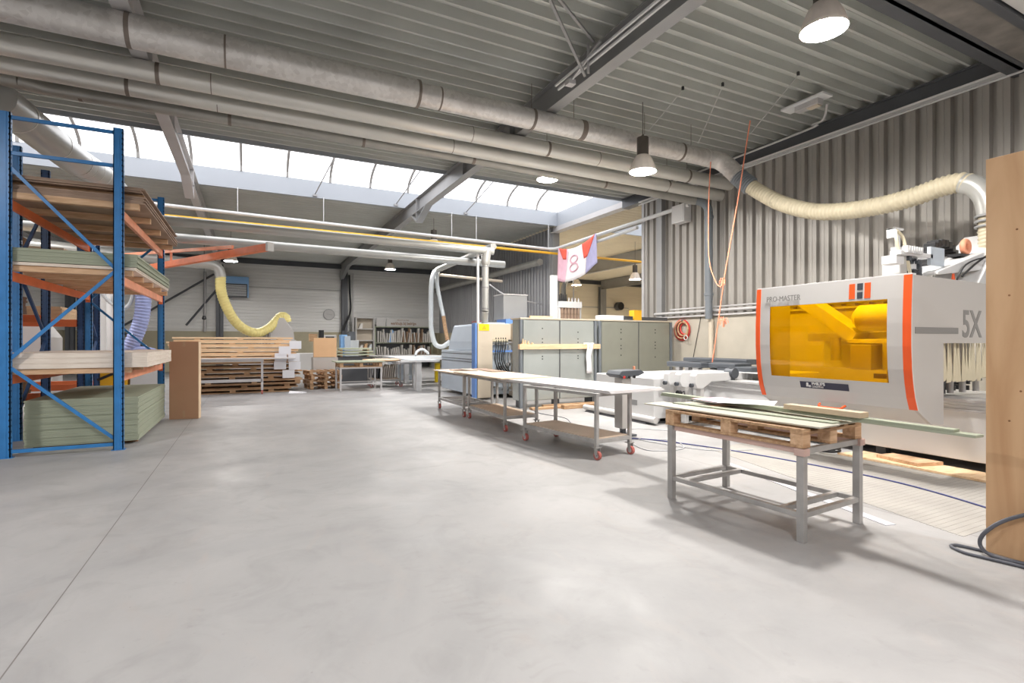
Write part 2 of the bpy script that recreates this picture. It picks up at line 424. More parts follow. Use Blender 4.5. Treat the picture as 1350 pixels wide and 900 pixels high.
def deck(x0, x1, y0, y1, z=CZ, per=.28, dep=.13):
    mb = MB(); n = max(1, round((y1 - y0) / per)); per = (y1 - y0) / n; pr = []
    for i in range(n):
        y = y0 + i * per
        pr += [(y, z), (y + .13 * per, z), (y + .22 * per, z + dep), (y + .55 * per, z + dep), (y + .58 * per, z + dep - .014), (y + .66 * per, z + dep - .014), (y + .69 * per, z + dep), (y + .90 * per, z + dep)]
    pr.append((y1, z)); vs = [(x0, a, b) for a, b in pr] + [(x1, a, b) for a, b in pr]; m = len(pr)
    mb.add(vs, [(i, i + 1, i + 1 + m, i + m) for i in range(m - 1)])
    return mb

fl_ = MB().box(XL, YB, -.2, XR, YF, 0.); struct('floor', fl_, 'floor', org=(0, 0, 0))
BK0, BK1 = -6.8, -3.0      # added roof light, unseen behind the camera, for fill light
mb = MB()
for q in (deck(XL, XR, YB, BK0), deck(XL, XR, BK1, SK0), deck(XL, WX, SK1, YF)):
    mb.add(q.v, q.f)
struct('ceiling', mb, 'deck')
mb = MB()
for q in (deck(WX, XR, SK0, 13.4), deck(WX, XR, 16.6, YF), deck(WX, 12.9, 13.4, 16.6), deck(26., XR, 13.4, 16.6)): mb.add(q.v, q.f)
struct('ceiling', mb, 'deck_warm')
mb = MB()
for x0, x1, y0, y1 in ((XL, XR, YB, BK0), (XL, XR, BK1, SK0), (XL, WX, SK1, YF), (WX + .1, XR, SK0, 13.4), (WX + .1, XR, 16.7, YF), (WX + .1, 12.83, 13.4, 16.7), (26.07, XR, 13.4, 16.7)):
    mb.box(x0, y0 + (.08 if y0 == SK1 else 0), CZ + .135, x1, y1 - (.08 if y1 == SK0 else 0), CZ + .3)
struct('ceiling', mb, 'steel_light')

def rooflight(x0, x1, y0, y1, n, step, xm0):
    zc = CZ + .48
    fr = MB()
    fr.box(x0, y0 - .06, CZ - .03, x1, y0, zc); fr.box(x0, y1, CZ - .03, x1, y1 + .06, zc)
    fr.box(x1, y0 - .06, CZ - .03, x1 + .06, y1 + .06, zc); fr.box(x0 - .06, y0 - .06, CZ - .03, x0, y1 + .06, zc)
    w = struct('window_%d' % n, fr, 'curb')
    yc = (y0 + y1) / 2; h = (y1 - y0) / 2; N = 16
    def arc(t, e=0): return (yc - (h + e) * math.cos(PI * t), zc + (.62 + e) * math.sin(PI * t) ** .9)
    gl = MB(); vs = []
    for xx in (x0, x1):
        for i in range(N + 1):
            a = arc(i / N, .02); vs.append((xx, a[0], a[1]))
    gl.add(vs, [(i, i + 1, i + 1 + N + 1, i + N + 1) for i in range(N)])
    for s in (0, N + 1): gl.add(vs[s:s + N + 1], [tuple(range(N + 1))])
    g = gl.build('glazing', 'glaze', w)
    mu = MB(); x = xm0
    while x < x1 - .2:
        pts = [(x, *arc(i / N)) for i in range(N + 1)]
        for i in range(N): mu.bar(pts[i], pts[i + 1], .07, .05)
        x += step
    mu.build('glazing_bars', 'mullion', w)
    return w
rooflight(XL + .3, WX - .02, SK0, SK1, 1, 1.2, -13.41)
rooflight(XL + .3, XR - 2, BK0, BK1, 2, 1.2, -13.41)  # added out of view to brighten surfaces facing the camera
rooflight(12.9, 26., 13.4, 16.6, 3, 1.2, 13.6)

# end wall, rear and left walls
mb = MB(); z = 2.02; vs = []; pr = []
while z < CZ + .1:
    pr += [(YF, z), (YF, z + .105), (YF - .02, z + .115), (YF - .02, z + .150), (YF, z + .16)]; z += .165
m = len(pr); vs = [(XL, a, b) for a, b in pr] + [(WX + .6, a, b) for a, b in pr]
mb.add(vs, [(i, i + 1, i + 1 + m, i + m) for i in range(m - 1)]); struct('wall_far', mb, 'farwall')
mb = MB(); z = 2.3; pr = []
while z < CZ + .1:
    pr += [(YF, z), (YF, z + .36), (YF + .012, z + .37), (YF + .012, z + .385), (YF, z + .395)]; z += .4
m = len(pr); vs = [(WX + .6, a, b) for a, b in pr] + [(XR, a, b) for a, b in pr]
mb.add(vs, [(i, i + 1, i + 1 + m, i + m) for i in range(m - 1)]); mb.box(WX + .6, YF, 0, XR, YF + .1, 2.3)
struct('wall_far', mb, 'cream')
struct('wall_far', MB().box(XL, YF - .12, 0, WX + .6, YF + .1, 2.02), 'plinth_far')
struct('wall_far', MB().box(XL, YF + .03, 2.0, XR, YF + .2, CZ + .3), 'plaster')
struct('wall_left', MB().box(XL - .2, YB, 0, XL, YF, CZ + .3), 'plaster')
struct('wall_rear', MB().box(XL, YB - .2, 0, XR, YB, CZ + .3), 'plaster')
struct('wall_right', MB().box(XR, YB, 0, XR + .2, YF, CZ + .3), 'cream')

def vclad(X, y0, y1, z0, z1, per=.25, face=-1):
    n = max(1, round((y1 - y0) / per)); per = (y1 - y0) / n; pr = []
    for i in range(n):
        y = y0 + i * per
        pr += [(y, 0), (y + .045, 0), (y + .075, .045), (y + .115, .045), (y + .145, 0)] if False else [(y, .075), (y + .24 * per, .075), (y + .32 * per, 0), (y + .62 * per, 0), (y + .65 * per, .006), (y + .68 * per, 0), (y + .92 * per, 0)]
    pr.append((y1, .075)); m = len(pr); mb = MB()
    vs = [(X + d, y, z0) for y, d in pr] + [(X + d, y, z1) for y, d in pr]
    mb.add(vs, [(i, i + m, i + 1 + m, i + 1) for i in range(m - 1)])
    mb.box(X + .08, y0, z0, X + .15, y1, z1)
    return mb
struct('wall_right', vclad(WX, -2.5, 11.86, 2.15, CZ - .22), 'clad')
struct('wall_right', MB().box(WX - .12, YB, 0, WX + .15, 11.86, 2.15), 'plinth')
struct('wall_right', MB().box(WX, YB, 2.15, WX + .15, -2.5, CZ + .1), 'plaster')
struct('wall_right', vclad(WX + .1, 17.1, YF, 2.0, CZ + .02), 'clad_dark')
struct('wall_right', MB().box(WX, 17.1, 0, WX + .25, YF, 2.0), 'plinth_far')
# cut edges and posts of the openings, capping and rails on the right wall
struct('trim_1', MB().box(WX - .03, 11.80, 2.15, WX + .17, 11.90, CZ - .05), 'steel_light', bevel=.004)
mb = MB(); mb.box(WX - .02, 16.92, 0, WX + .28, 17.1, CZ - .02); mb.box(WX - .1, 17.0, 0, WX - .02, 17.08, CZ - .02)
struct('trim_2', mb, 'steel', bevel=.004)
mb = MB(); mb.box(WX - .10, -2.5, CZ - .28, WX + .15, 12.7, CZ); mb.box(WX - .14, -2.5, CZ - .03, WX + .15, 12.7, CZ)
struct('trim_3', mb, 'steel_dark')
mb = MB(); mb.box(WX - .15, 1., CZ - .30, WX - .02, 11.9, CZ - .265); mb.box(WX - .15, 1., CZ - .375, WX - .11, 11.9, CZ - .355)
struct('trim_4', mb, 'white')
# header above the opening to the neighbouring hall
mb = MB(); mb.box(WX - .02, 11.9, CZ - .20, WX + .16, 17.1, CZ - .03); mb.box(WX - .08, 11.9, CZ - .23, WX + .22, 17.1, CZ - .20)
struct('trim_5', mb, 'steel_light', bevel=.004)
mb = MB(); mb.box(WX - .2, 3.3, 2.13, WX + .02, 11.75, 2.17); mb.cyl((WX - .16, 3.4, 2.26), (WX - .16, 11.2, 2.26), .035); mb.cyl((WX - .16, 3.4, 2.35), (WX - .16, 10.6, 2.35), .02)
struct('trim_6', mb, 'steel_light')
struct('trim_7', MB().box(WX - .14, 10.95, 2.15, WX + .02, 11.15, CZ - .3), 'steel', bevel=.005)

# roof beams: I sections that run away from the camera
def ibeam(X, y0, y1, zb=5.42, w=.2, h=None):
    mb = MB(); zt = CZ - .005
    mb.box(X - w / 2, y0, zb, X + w / 2, y1, zb + .018); mb.box(X - w / 2, y0, zt - .018, X + w / 2, y1, zt); mb.box(X - .008, y0, zb + .018, X + .008, y1, zt - .018)
    return mb
def rafter(n, X, mat, far=True):
    mb = ibeam(X, -6, YF - .25)
    if far:
        mb.prism([(14.4, 5.42), (15.35, 5.10), (15.35, 5.13), (14.45, 5.44)], 'x', X - .1, X + .1)
        mb.prism([(15.35, 5.10), (15.9, 5.42), (15.86, 5.44), (15.35, 5.14)], 'x', X - .1, X - .0)
        mb.box(X - .1, 15.33, 5.12, X + .1, 15.36, 5.84)
        for yy in (9., 11.5): mb.box(X - .1, yy, 5.43, X + .1, yy + .012, 5.84)
        mb.prism([(YF - 2.6, 5.42), (YF - .3, 4.95), (YF - .3, 5.42)], 'x', X - .09, X + .09)
    return struct('trim_%d' % n, mb, mat)
rafter(8, 4.6, 'steel'); rafter(9, -1.35, 'steel_light'); rafter(10, -7.3, 'steel_light')
for n, X in ((11, 16.5), (12, 22.4)):
    struct('trim_%d' % n, ibeam(X, SK0, YF - .25, 5.2), 'steel')
mb = MB()
for n, X in ((13, 4.75), (14, -1.35), (15, -7.3), (16, 16.6), (17, 22.5)):
    mb = MB(); w = .32 if n != 17 else .5
    mb.box(X - w / 2, YF - .40, 0, X + w / 2, YF - .38, 5.4); mb.box(X - w / 2, YF - .15, 0, X + w / 2, YF - .13, 5.4); mb.box(X - .01, YF - .4, 0, X + .01, YF - .13, 5.4)
    mb.box(X - w / 2, YF - .42, 0, X + w / 2, YF - .1, .02)
    struct('trim_%d' % n, mb, 'steel_dark' if n < 16 else 'steel')
# eaves purlin on the end wall, cross bracing and wall rails
mb = MB(); mb.box(XL, YF - .14, CZ - .28, XR, YF - .02, CZ - .02); struct('trim_18', mb, 'steel_dark')
mb = MB()
for a, b in (((-6.8, YF - .3, 1.2), (-1.6, YF - .3, 4.9)), ((-6.8, YF - .3, 3.2), (-4.0, YF - .3, .8)), ((-2.8, YF - .32, 2.3), (-1.5, YF - .32, 4.1))):
    mb.cyl(a, b, .05, n=8)
struct('trim_19', mb, 'steel_dark')
mb = MB(); mb.cyl((-1., YF - .2, 4.35), (4.6, YF - .2, 4.35), .02, n=6); mb.cyl((WX + .8, YF - .1, 3.95), (XR - 3, YF - .1, 3.95), .03, n=6); mb.cyl((-2.0, YF - .3, 2.0), (-2.0, YF - .3, 5.0), .07, n=8)
struct('trim_20', mb, 'steel_light')
# stained girder and ceiling soffit, top right corner of the view
mb = MB(); mb.box(-1., 3.42, 5.50, WX + .1, 3.47, 5.85); mb.box(-1., 3.30, 5.50, WX + .1, 3.62, 5.525)
struct('trim_21', mb, 'steel_dark')
struct('trim_22', MB().box(-1., 2.92, 5.42, WX + .1, 3.29, 5.84), 'girder', bevel=.01)
struct('trim_23', MB().box(-1., 2.80, 5.36, WX + .1, 2.90, 5.84), 'steel_dark')
struct('trim_24', MB().box(-1., .6, 5.40, WX + .1, 2.78, 5.46), 'plaster')

# rooflight opening rods hanging in the far curb
for i, x in enumerate((1.75, 4.2, 6.6)):
    r = MB().cyl((x, SK1 - .03, CZ + .06), (x + .35, SK1 - 1.5, CZ + .75), .018, n=8); r.box(x - .06, SK1 - .06, CZ + .0, x + .06, SK1 - .002, CZ + .06)
    lab = ['thin grey rod propping the roof light left of the middle roof beam', 'thin grey rod propping the roof light right beside the middle roof beam', 'thin grey rod propping the roof light, the one farthest right'][i]
    tag(r.build('opening_rod', 'steel'), lab, 'rod', 'opening rods of the roof light')

# ------------------------------------------------------------------ ducts and pipes under the roof
def duct(name, label, segs, mat, cat='duct', bands=(), n=24, group=None, hang=()):
    t = thing(name, label, cat, segs[0][0], group=group)
    mb = MB()
    for p0, p1, r0, r1 in segs: mb.cyl(p0, p1, r0, r1, n)
    mb.build('tube', mat, t)
    for p0, p1, r in bands:
        MB().cyl(p0, p1, r, n=n).build('clip', 'band', t)
    for x, y, z in hang:
        MB().cyl((x, y, z), (x, y, CZ), .006, n=6).build('hanger_wire', 'band', t)
    return t
def xb(x, y, z, r, w=.025): return ((x - w, y, z), (x + w, y, z), r)
Y1, Z1 = 7.68, 5.25
duct('extraction_duct', 'thickest galvanised extraction duct crossing under the roof, nearest the camera',
     [((-6., Y1, Z1), (2.25, Y1, Z1), .195, .195), ((2.25, Y1, Z1), (8.3, Y1, Z1), .168, .168)], 'pipe_big',
     bands=[xb(-1.3, Y1, Z1, .202), xb(-.28, Y1, Z1, .2, .012), xb(2.27, Y1, Z1, .204, .02), xb(2.62, Y1, Z1, .174, .012), xb(4.25, Y1, Z1, .174), xb(5.25, Y1, Z1, .174, .05), xb(7.6, Y1, Z1, .174)],
     hang=[(4.25, Y1, Z1 + .16), (5.1, Y1, Z1 + .16), (6.7, Y1, Z1 + .16), (7.9, Y1, Z1 + .16)])
Y2 = 8.78
duct('ventilation_pipe', 'smooth pale zinc pipe, second from the camera of the four under the roof',
     [((-6., Y2, 5.27), (9.0, Y2, 5.27), .142, .142), ((9., Y2, 5.27), (WX, Y2, 5.27), .142, .142)], 'pipe',
     bands=[xb(-1.15, Y2, 5.27, .147), xb(-.5, Y2, 5.27, .144, .006), xb(3.6, Y2, 5.27, .144, .006), xb(5.2, Y2, 5.27, .147), xb(6.4, Y2, 5.27, .144, .006), xb(8.9, Y2, 5.27, .147)], hang=[(5.2, Y2, 5.4), (8.9, Y2, 5.4)], group=None)
Y3 = 9.5
duct('ventilation_pipe', 'smooth pale zinc pipe, third from the camera of the four under the roof',
     [((-6., Y3, 5.32), (WX - .01, Y3 - .45, 5.06), .13, .13)], 'pipe',
     bands=[xb(-1.6, Y3 - .12, 5.25, .134), xb(-.45, Y3 - .15, 5.23, .132, .006), xb(3.4, Y3 - .26, 5.17, .132, .006), xb(8.6, Y3 - .40, 5.09, .134)], hang=[(8.6, Y3 - .4, 5.2)])
t = duct('old_zinc_pipe', 'thinner dull zinc pipe, farthest of the four, bending down the right wall',
     [((-6., 9.9, 5.35), (-3.0, 10.0, 5.3), .12, .12), ((-3.0, 10.0, 5.3), (-2.7, 10.05, 5.27), .12, .1), ((-2.7, 10.05, 5.27), (4.1, 9.9, 5.25), .1, .1), ((4.1, 9.9, 5.25), (9.75, 9.35, 4.95), .1, .1)], 'pipe_dark',
     bands=[xb(-2.3, 10.05, 5.27, .106), xb(-.3, 10.0, 5.26, .106), xb(1.9, 9.95, 5.25, .106), xb(4.1, 9.9, 5.25, .108, .03), xb(7.2, 9.60, 5.085, .105)])
a = [(9.75 + .25 * math.sin(i * PI / 12), 9.35 - .2 * math.sin(i * PI / 12), 4.95 - .3 * (1 - math.cos(i * PI / 12))) for i in range(7)]
mb = MB().tube(a, .1, 16); mb.cyl((10.0, 9.15, 4.65), (10.0, 9.15, 2.5), .095); mb.cyl((10.0, 9.15, 2.5), (10.0, 9.15, 2.05), .085)
for zz in (4.5, 2.62): mb.cyl((10.0, 9.15, zz), (10.0, 9.15, zz + .06), .112)
mb.build('downpipe', 'pipe_pvc', t)
tag(MB().cyl((10.08, 9.15, 0), (10.08, 9.15, 2.04), .06).build('drain_pipe', 'beige_mc'), 'slim beige pipe on the concrete wall below the grey downpipe', 'pipe')

# elbow at the end of the first duct, cuff and the cream hose to the machine
t = thing('duct_elbow', 'zinc elbow with silvery taped cuff at the end of the thickest duct', 'duct', (8.35, 7.68, 5.25))
p = smoothpath([(8.28, 7.68, 5.25), (8.45, 7.68, 5.25), (8.62, 7.62, 5.22), (8.74, 7.50, 5.08), (8.82, 7.32, 4.84)], 6)
MB().tube(p, .175, 20).build('bend', 'pipe_big', t)
ribbed([(8.82, 7.33, 4.85), (8.86, 7.22, 4.72), (8.9, 7.08, 4.58)], .172, .05, .05, 20).build('cuff', 'pipe_pvc', t)
HX = 8.95
hp = [(8.9, 7.12, 4.62), (8.93, 6.95, 4.46), (HX, 6.45, 4.10), (HX, 5.85, 3.82), (HX, 5.3, 3.70), (HX, 4.75, 3.66), (HX, 4.3, 3.68), (HX, 3.92, 3.74), (HX, 3.70, 3.74), (HX, 3.58, 3.68)]
t = thing('extraction_hose', 'thick cream flexible extraction hose sagging in front of the right wall', 'hose', hp[0])
ribbed(hp, .135, .08, .065, 22).build('hose', 'hose', t)
t = thing('hose_elbow', 'shiny zinc elbow at the machine end of the cream hose', 'duct', (HX, 3.4, 3.2))
MB().tube(smoothpath([(HX, 3.66, 3.72), (HX, 3.52, 3.64), (HX, 3.40, 3.45), (HX, 3.36, 3.22)], 6), .14, 20).build('bend', 'duct_white', t)
mb = MB()
for zz in (3.06, 3.13, 3.2): mb.torus((HX, 3.36, zz), .15, .018)
mb.build('spring_clip', 'steel', t)
MB().cyl((HX, 3.36, 3.22), (HX, 3.36, 2.98), .125, n=20).build('spigot', 'hose', t)

# big pale duct top left behind the rack
t = thing('main_duct', 'large shiny pale duct at the upper left above the blue rack', 'duct', (-3.35, 10.3, 4.9))
MB().cyl((-3.36, 10.24, 5.10), (-3.1, 13.2, 5.10), .28, n=32).build('tube', 'duct_white', t)
for k, (a, b) in enumerate(((10.9, .285), (12.2, .285), (13.2, .285))):
    x = -3.5 + (a - 8.6) / 4.6 * .4
    MB().cyl((x, a, 5.10), (x + .002, a + .025, 5.10), b, n=32).build('seam', 'pipe', t)
p = smoothpath([(-3.1, 13.2, 5.10), (-3.02, 13.7, 5.12), (-2.9, 14.2, 5.10), (-2.7, 14.9, 4.9), (-2.5, 15.5, 4.5)], 5)
MB().tube(p, [.285 - .002 * i for i in range(len(p))], 28).build('bend', 'duct_white', t)
for i in (3, 6, 9, 12): MB().tube([p[i], p[i] + (p[i + 1] - p[i]) * .12], .29 - .002 * i, 28).build('seam', 'pipe', t)

# white and yellow lines below the roof light, with drop rods
t = thing('white_pipe', 'white pipe hung below the roof light and turning along the right wall', 'pipe', (-6, 16.6, 5.3))
p = [(-6., 16.6, 5.22), (9.9, 16.6, 4.93)]; MB().tube(p, .05, 10).build('tube', 'white', t)
MB().tube([(9.9, 16.6, 4.93), (10.08, 16.45, 4.93), (10.12, 16.2, 4.93), (10.12, 9.9, 5.03)], .055, 10).build('tube', 'white', t)
for x in (-.3, 2.0, 6.1, 7.0, 9.9):
    MB().cyl((x, 16.6, 5.22 - .29 * (x + 6) / 15.9), (x, 16.6, CZ), .012, n=6).build('drop_rod', 'white', t)
tag(MB().tube([(-6., 16.55, 4.88), (18., 16.55, 4.72)], .045, 10).build('gas_pipe', 'gas'), 'yellow gas pipe below the white pipe under the roof light', 'pipe')
tag(MB().tube([(10.2, 16.3, 4.7), (10.16, 13.0, 4.8), (10.16, 11.95, 4.84)], .05, 10).build('wall_conduit', 'white'), 'second white line beside the flag running to the right wall', 'pipe')
t = thing('branch_duct', 'upper straight pale duct ending above the tall saw with a pipe dropping down', 'duct', (-6, 12.5, 3.95))
MB().cyl((-6., 12.5, 3.98), (5.75, 12.5, 3.88), .1).build('tube', 'duct_white', t)
mb = MB().tube(smoothpath([(5.6, 12.5, 3.9), (5.55, 12.5, 3.75), (5.53, 12.5, 3.5)], 4), [.12] * 8 + [.09], 14)
mb.cyl((5.53, 12.5, 3.55), (5.53, 12.5, 2.3), .085); mb.cyl((5.53, 12.5, 2.3), (5.60, 12.7, 1.99), .09); mb.build('downpipe', 'duct_white', t)
mb = MB()
for zz in (3.45, 2.9, 2.35): mb.cyl((5.53, 12.5, zz), (5.53, 12.5, zz + .03), .095)
mb.build('clip', 'steel', t)
MB().cyl((5.36, 12.6, 3.85), (5.36, 12.6, 1.80), .035).build('side_pipe', 'white', t)
tag(MB().cyl((-6., 14.5, 3.97), (7.05, 14.5, 3.88), .11).build('branch_duct', 'duct_white'), 'lower straight pale duct running level across the hall above the saw', 'duct')
t = thing('wall_duct', 'grey duct sloping along the dark cladding of the far right wall', 'duct', (9.9, 17, 4.6))
MB().cyl((9.95, 17.3, 4.55), (9.95, 29.8, 4.55), .13).build('tube', 'pipe_dark', t)
t = thing('sloping_duct', 'pale duct running away overhead that feeds the pair of hanging hoses', 'duct', (5.6, 13, 3.9))
MB().cyl((5.95, 12.9, 4.1), (5.90, 17.5, 4.02), .09).build('tube', 'duct_white', t)
MB().cyl((5.95, 17.45, 3.84), (8.4, 17.45, 3.74), .05).build('brace', 'beige_mc', t)
t = thing('hanging_hose', 'pair of white hoses looping down beside the saw', 'hose', (5.0, 18, 1.2))
MB().tube(smoothpath([(5.9, 17.5, 4.0), (5.78, 17.5, 3.9), (5.68, 17.5, 3.5), (5.66, 17.5, 2.6), (5.68, 17.5, 1.9), (5.82, 17.5, 1.42), (6.05, 17.4, 1.32), (6.3, 17.3, 1.5)], 6), .085, 12).build('hose', 'bag', t)
MB().tube(smoothpath([(5.95, 17.6, 4.0), (5.92, 17.6, 3.6), (6.0, 17.6, 3.1), (6.12, 17.5, 2.4)], 6), .07, 12).build('hose', 'bag', t)
MB().tube(smoothpath([(6.12, 17.5, 2.4), (6.2, 17.5, 1.9), (6.24, 17.4, 1.55)], 6), .07, 12).build('hose', 'timber_old', t)
# second white cable drooping to the dark wall
tag(MB().tube(smoothpath([(5.65, 12.5, 3.0), (7., 14., 2.85), (10.2, 17.6, 2.95)], 8), .018, 6).build('drooping_cable', 'cable_white'), 'thin white cable drooping from the saw downpipe to the dark wall', 'cable')

# ------------------------------------------------------------------ lamps
def highbay(loc, label, far=False, warm=False, glow=None):
    t = thing('pendant_lamp', label, 'lamp', loc, group='bell shaped high bay lamps')
    MB().cyl((0, 0, .30), (0, 0, .62), .105, n=20).build('gear_housing', 'lamp_metal', t, world=False)
    pr = [(.105, .30), (.125, .29), (.165, .23), (.205, .14), (.235, .04), (.245, 0.), (.238, 0.), (.225, .05), (.19, .15), (.15, .24), (.1, .28)]
    MB().lathe(pr, (0, 0, 0), 32).build('shade', 'lamp_bell', t, world=False)
    MB().lathe([(.236, .004), (.15, -.004), (.001, -.008)], (0, 0, 0), 32).build('lens', glow or ('lamp_glow_warm' if warm else 'lamp_glow'), t, world=False)
    mb = MB().cyl((0, 0, .62), (0, 0, CZ - loc[2]), .008, n=6); mb.torus((0, 0, .65), .03, .008, 'x', 12, 6)
    mb.build('suspension', 'lamp_metal', t, world=False)
    return t
l1 = highbay((5.74, 3.62, 4.98), 'large lit bell lamp at the upper right, nearest of the pendant lamps')
l2 = highbay((6.38, 7.36, 4.58), 'lit bell lamp hanging just below the thickest duct')
l3 = highbay((6.2, 10.45, 5.27), 'lit bell lamp tucked behind the fourth pipe near the middle beam')
l4 = highbay((5.9, 24.4, 4.88), 'lit bell lamp before the ribbed end wall, right of the column', glow='lamp_glow_far')
l5 = highbay((-.65, 23., 4.62), 'lit bell lamp above the blue wall heater at the far end', glow='lamp_glow_far')
l6 = highbay((5.8, 17.6, 4.8), 'small dim bell lamp just under the white pipe, right of the middle beam', glow='lamp_glow_far')
l7 = highbay((12.6, 20.5, 4.5), 'lit bell lamp of the neighbouring hall, left one by the flag', warm=True)
l8 = highbay((15.3, 22.8, 4.45), 'lit bell lamp of the neighbouring hall, middle one over the cabinets', warm=True)
l9 = highbay((15.0, 17.8, 4.2), 'lit bell lamp of the neighbouring hall, right one near the wall edge', warm=True)
highbay((.2, -1.6, 4.98), 'unseen bell lamp added for fill in the hall behind the photographer', glow='fill_lamp_glow')  # added out of frame, brightens the near floor
highbay((6.0, -1.6, 4.98), 'unseen bell lamp added for fill behind the photographer towards the plywood panel', glow='fill_lamp_glow')  # added behind the camera as fill for the right side
highbay((-4.6, 4.4, 4.98), 'unseen bell lamp added for fill over the floor left of the photographer', glow='fill_lamp_glow')  # added above the frame as fill for the rack side
highbay((-6.2, 17.2, 4.98), 'unseen bell lamp added for fill left of the jib crane behind the racks', glow='lamp_glow_far')  # added beyond the left frame edge to brighten the far left
highbay((21., 22., 4.5), 'unseen bell lamp added for fill deep in the neighbouring hall', warm=True)  # added behind the right wall to brighten the neighbouring hall

# emergency light on the deck
t = thing('emergency_light', 'white rectangular emergency light fixed to the roof deck', 'light', (8.92, 5.9, 5.66))
mb = MB().box(8.78, 5.55, 5.76, 9.06, 6.35, 5.80); mb.build('mounting_plate', 'white', t, bevel=.005)
mb = MB().box(8.84, 5.68, 5.66, 9.0, 6.12, 5.76); mb.build('housing', 'steel_light', t, bevel=.01)
MB().box(8.86, 5.7, 5.64, 8.98, 5.9, 5.66).build('diffuser', 'beige_mc', t)
tag(MB().tube(smoothpath([(9.3, 5.8, 5.78), (9.5, 6.0, 5.62), (9.65, 6.3, 5.66), (9.7, 6.6, 5.62), (9.75, 10.5, 5.62)], 5), .022, 8).build('conduit', 'steel_light'), 'thin grey conduit bending from the emergency light along the wall top', 'conduit')

# cable rail and angle braces on the middle beam
t = thing('cable_rail', 'pair of white rails fixed along the near middle roof beam', 'rail', (4.4, 5, 5.5))
for dx, dz in ((0, 0), (-.05, .05)): MB().box(4.40 + dx, 2.6, 5.52 + dz, 4.43 + dx, 7.1, 5.55 + dz).build('rail', 'white', t)
t = thing('angle_brace', 'perforated steel angle brace hanging by the near middle beam', 'bracket', (4.3, 6.3, 5.4))
mb = MB().bar((3.38, 5.66, 5.86), (4.40, 6.33, 5.40), .035, .035); mb.bar((3.5, 5.62, 5.86), (4.40, 6.12, 5.80), .035, .035); mb.build('angle', 'steel', t)
mb = MB().bar((4.40, 6.25, 5.84), (4.40, 6.25, 5.40), .04, .01); mb.bar((4.36, 5.9, 5.68), (4.36, 6.65, 5.46), .03, .03); mb.box(4.3, 6.6, 5.40, 4.42, 6.72, 5.47); mb.build('clamp', 'steel_light', t)

# hooks in the deck with thin wires to the ducts
for (x, y, x2, y2, z2), lab in (((7.1, 6.2, 7.9, 7.5, 5.4), 'small dark deck hook with wire running to the duct elbow'), ((7.9, 5.4, 8.0, 6.4, 5.2), 'small dark deck hook right of the middle beam, nearest the big lamp'), ((6.6, 6.6, 6.62, 7.5, 5.4), 'small dark deck hook above the thick duct, nearest the middle beam')):
    t = thing('deck_hook', lab, 'hook', (x, y, 5.8), group='small hooks under the roof deck')
    MB().box(x - .016, y - .016, 5.79, x + .016, y + .016, 5.85).build('hook', 'black', t)
    MB().cyl((x, y, 5.79), (x2, y2, z2), .005, n=5).build('wire', 'steel_light', t)

# junction box and ropes in front of the right wall
t = thing('junction_box', 'white junction box high on the right wall beside the downpipe', 'box', (10.1, 10.1, 4.6))
MB().box(10.02, 9.98, 4.62, 10.28, 10.42, 5.08).build('housing', 'white', t, bevel=.008); MB().box(10.005, 10.0, 4.64, 10.02, 10.4, 5.06).build('lid', 'mc_white', t, bevel=.004)
t = thing('pull_rope', 'salmon coloured rope hanging from the roof with frayed knots', 'rope', (8, 7, .7))
MB().tube(smoothpath([(8.3, 6.62, 5.6), (8.28, 6.70, 5.1), (8.2, 6.8, 4.2), (8.05, 6.95, 2.9), (8.0, 7.0, 2.4), (7.95, 7.15, 1.3), (7.95, 7.25, .82)], 6), .012, 6).build('rope', 'rope', t)
MB().tube(smoothpath([(8.25, 7.5, 5.1), (8.25, 7.55, 4.3), (8.2, 7.5, 3.2), (8.15, 7.3, 2.7), (8.08, 7.1, 2.55), (8.03, 6.98, 2.65)], 6), .01, 6).build('loop', 'rope', t)
for zz in (2.66, 1.92):
    mb = MB()
    for i in range(14):
        a = random.uniform(0, 2 * PI); q = random.uniform(.03, .10)
        mb.tube([(8.02, 6.98, zz), (8.02 + q * .6 * math.cos(a), 6.98 + q * .6 * math.sin(a), zz + .05 - .08 * random.random()), (8.02 + q * math.cos(a), 6.98 + q * math.sin(a), zz - .16 * random.random())], .007, 5)
    mb.build('frayed_knot', 'rope', t)

# flag pinned to the white pipe
t = thing('flag', 'faded pink, white and lilac flag with red corners pinned to the white pipe', 'flag', (10.05, 15., 3.9))
def fl(u, v):    # u 0..1 along the pipe, v 0..1 downwards
    y = 16.15 - 2.3 * u; x = 10.05 + .05 * math.sin(u * 9 + v * 2) * (.3 + v)
    top = 4.90 + .13 * u - .22 * math.sin(PI * min(1, max(0, (u)))) ; return (x - .04 * v, y - .35 * v * (u - .35), top - v * (1.15 - .12 * u + .05 * math.sin(u * 6)))
def patch(name, mat, u0, u1, v0, v1, off=0., tri=None, n=10):
    mb = MB(); vs = []
    for j in range(n + 1):
        for i in range(n + 1):
            a, b = i / n, j / n
            if tri: a0, a1 = tri(b); u = a0 + (a1 - a0) * a
            else: u = u0 + (u1 - u0) * a
            v = v0 + (v1 - v0) * b; p = fl(u, v); vs.append((p[0] - off, p[1], p[2]))
    mb.add(vs, [(j * (n + 1) + i, j * (n + 1) + i + 1, (j + 1) * (n + 1) + i + 1, (j + 1) * (n + 1) + i) for j in range(n) for i in range(n)], True)
    o = mb.build(name, mat, t); s_ = o.modifiers.new('thick', 'SOLIDIFY'); s_.thickness = .004
    return o
patch('band', 'flag_pink', 0, 1, 0, 1, tri=lambda b: (0., .28 - .0 * b)); patch('band', 'flag_white', 0, 1, 0, 1, tri=lambda b: (.28, .78 - .10 * b)); patch('band', 'flag_lilac', 0, 1, 0, 1, tri=lambda b: (.78 - .10 * b, 1.))
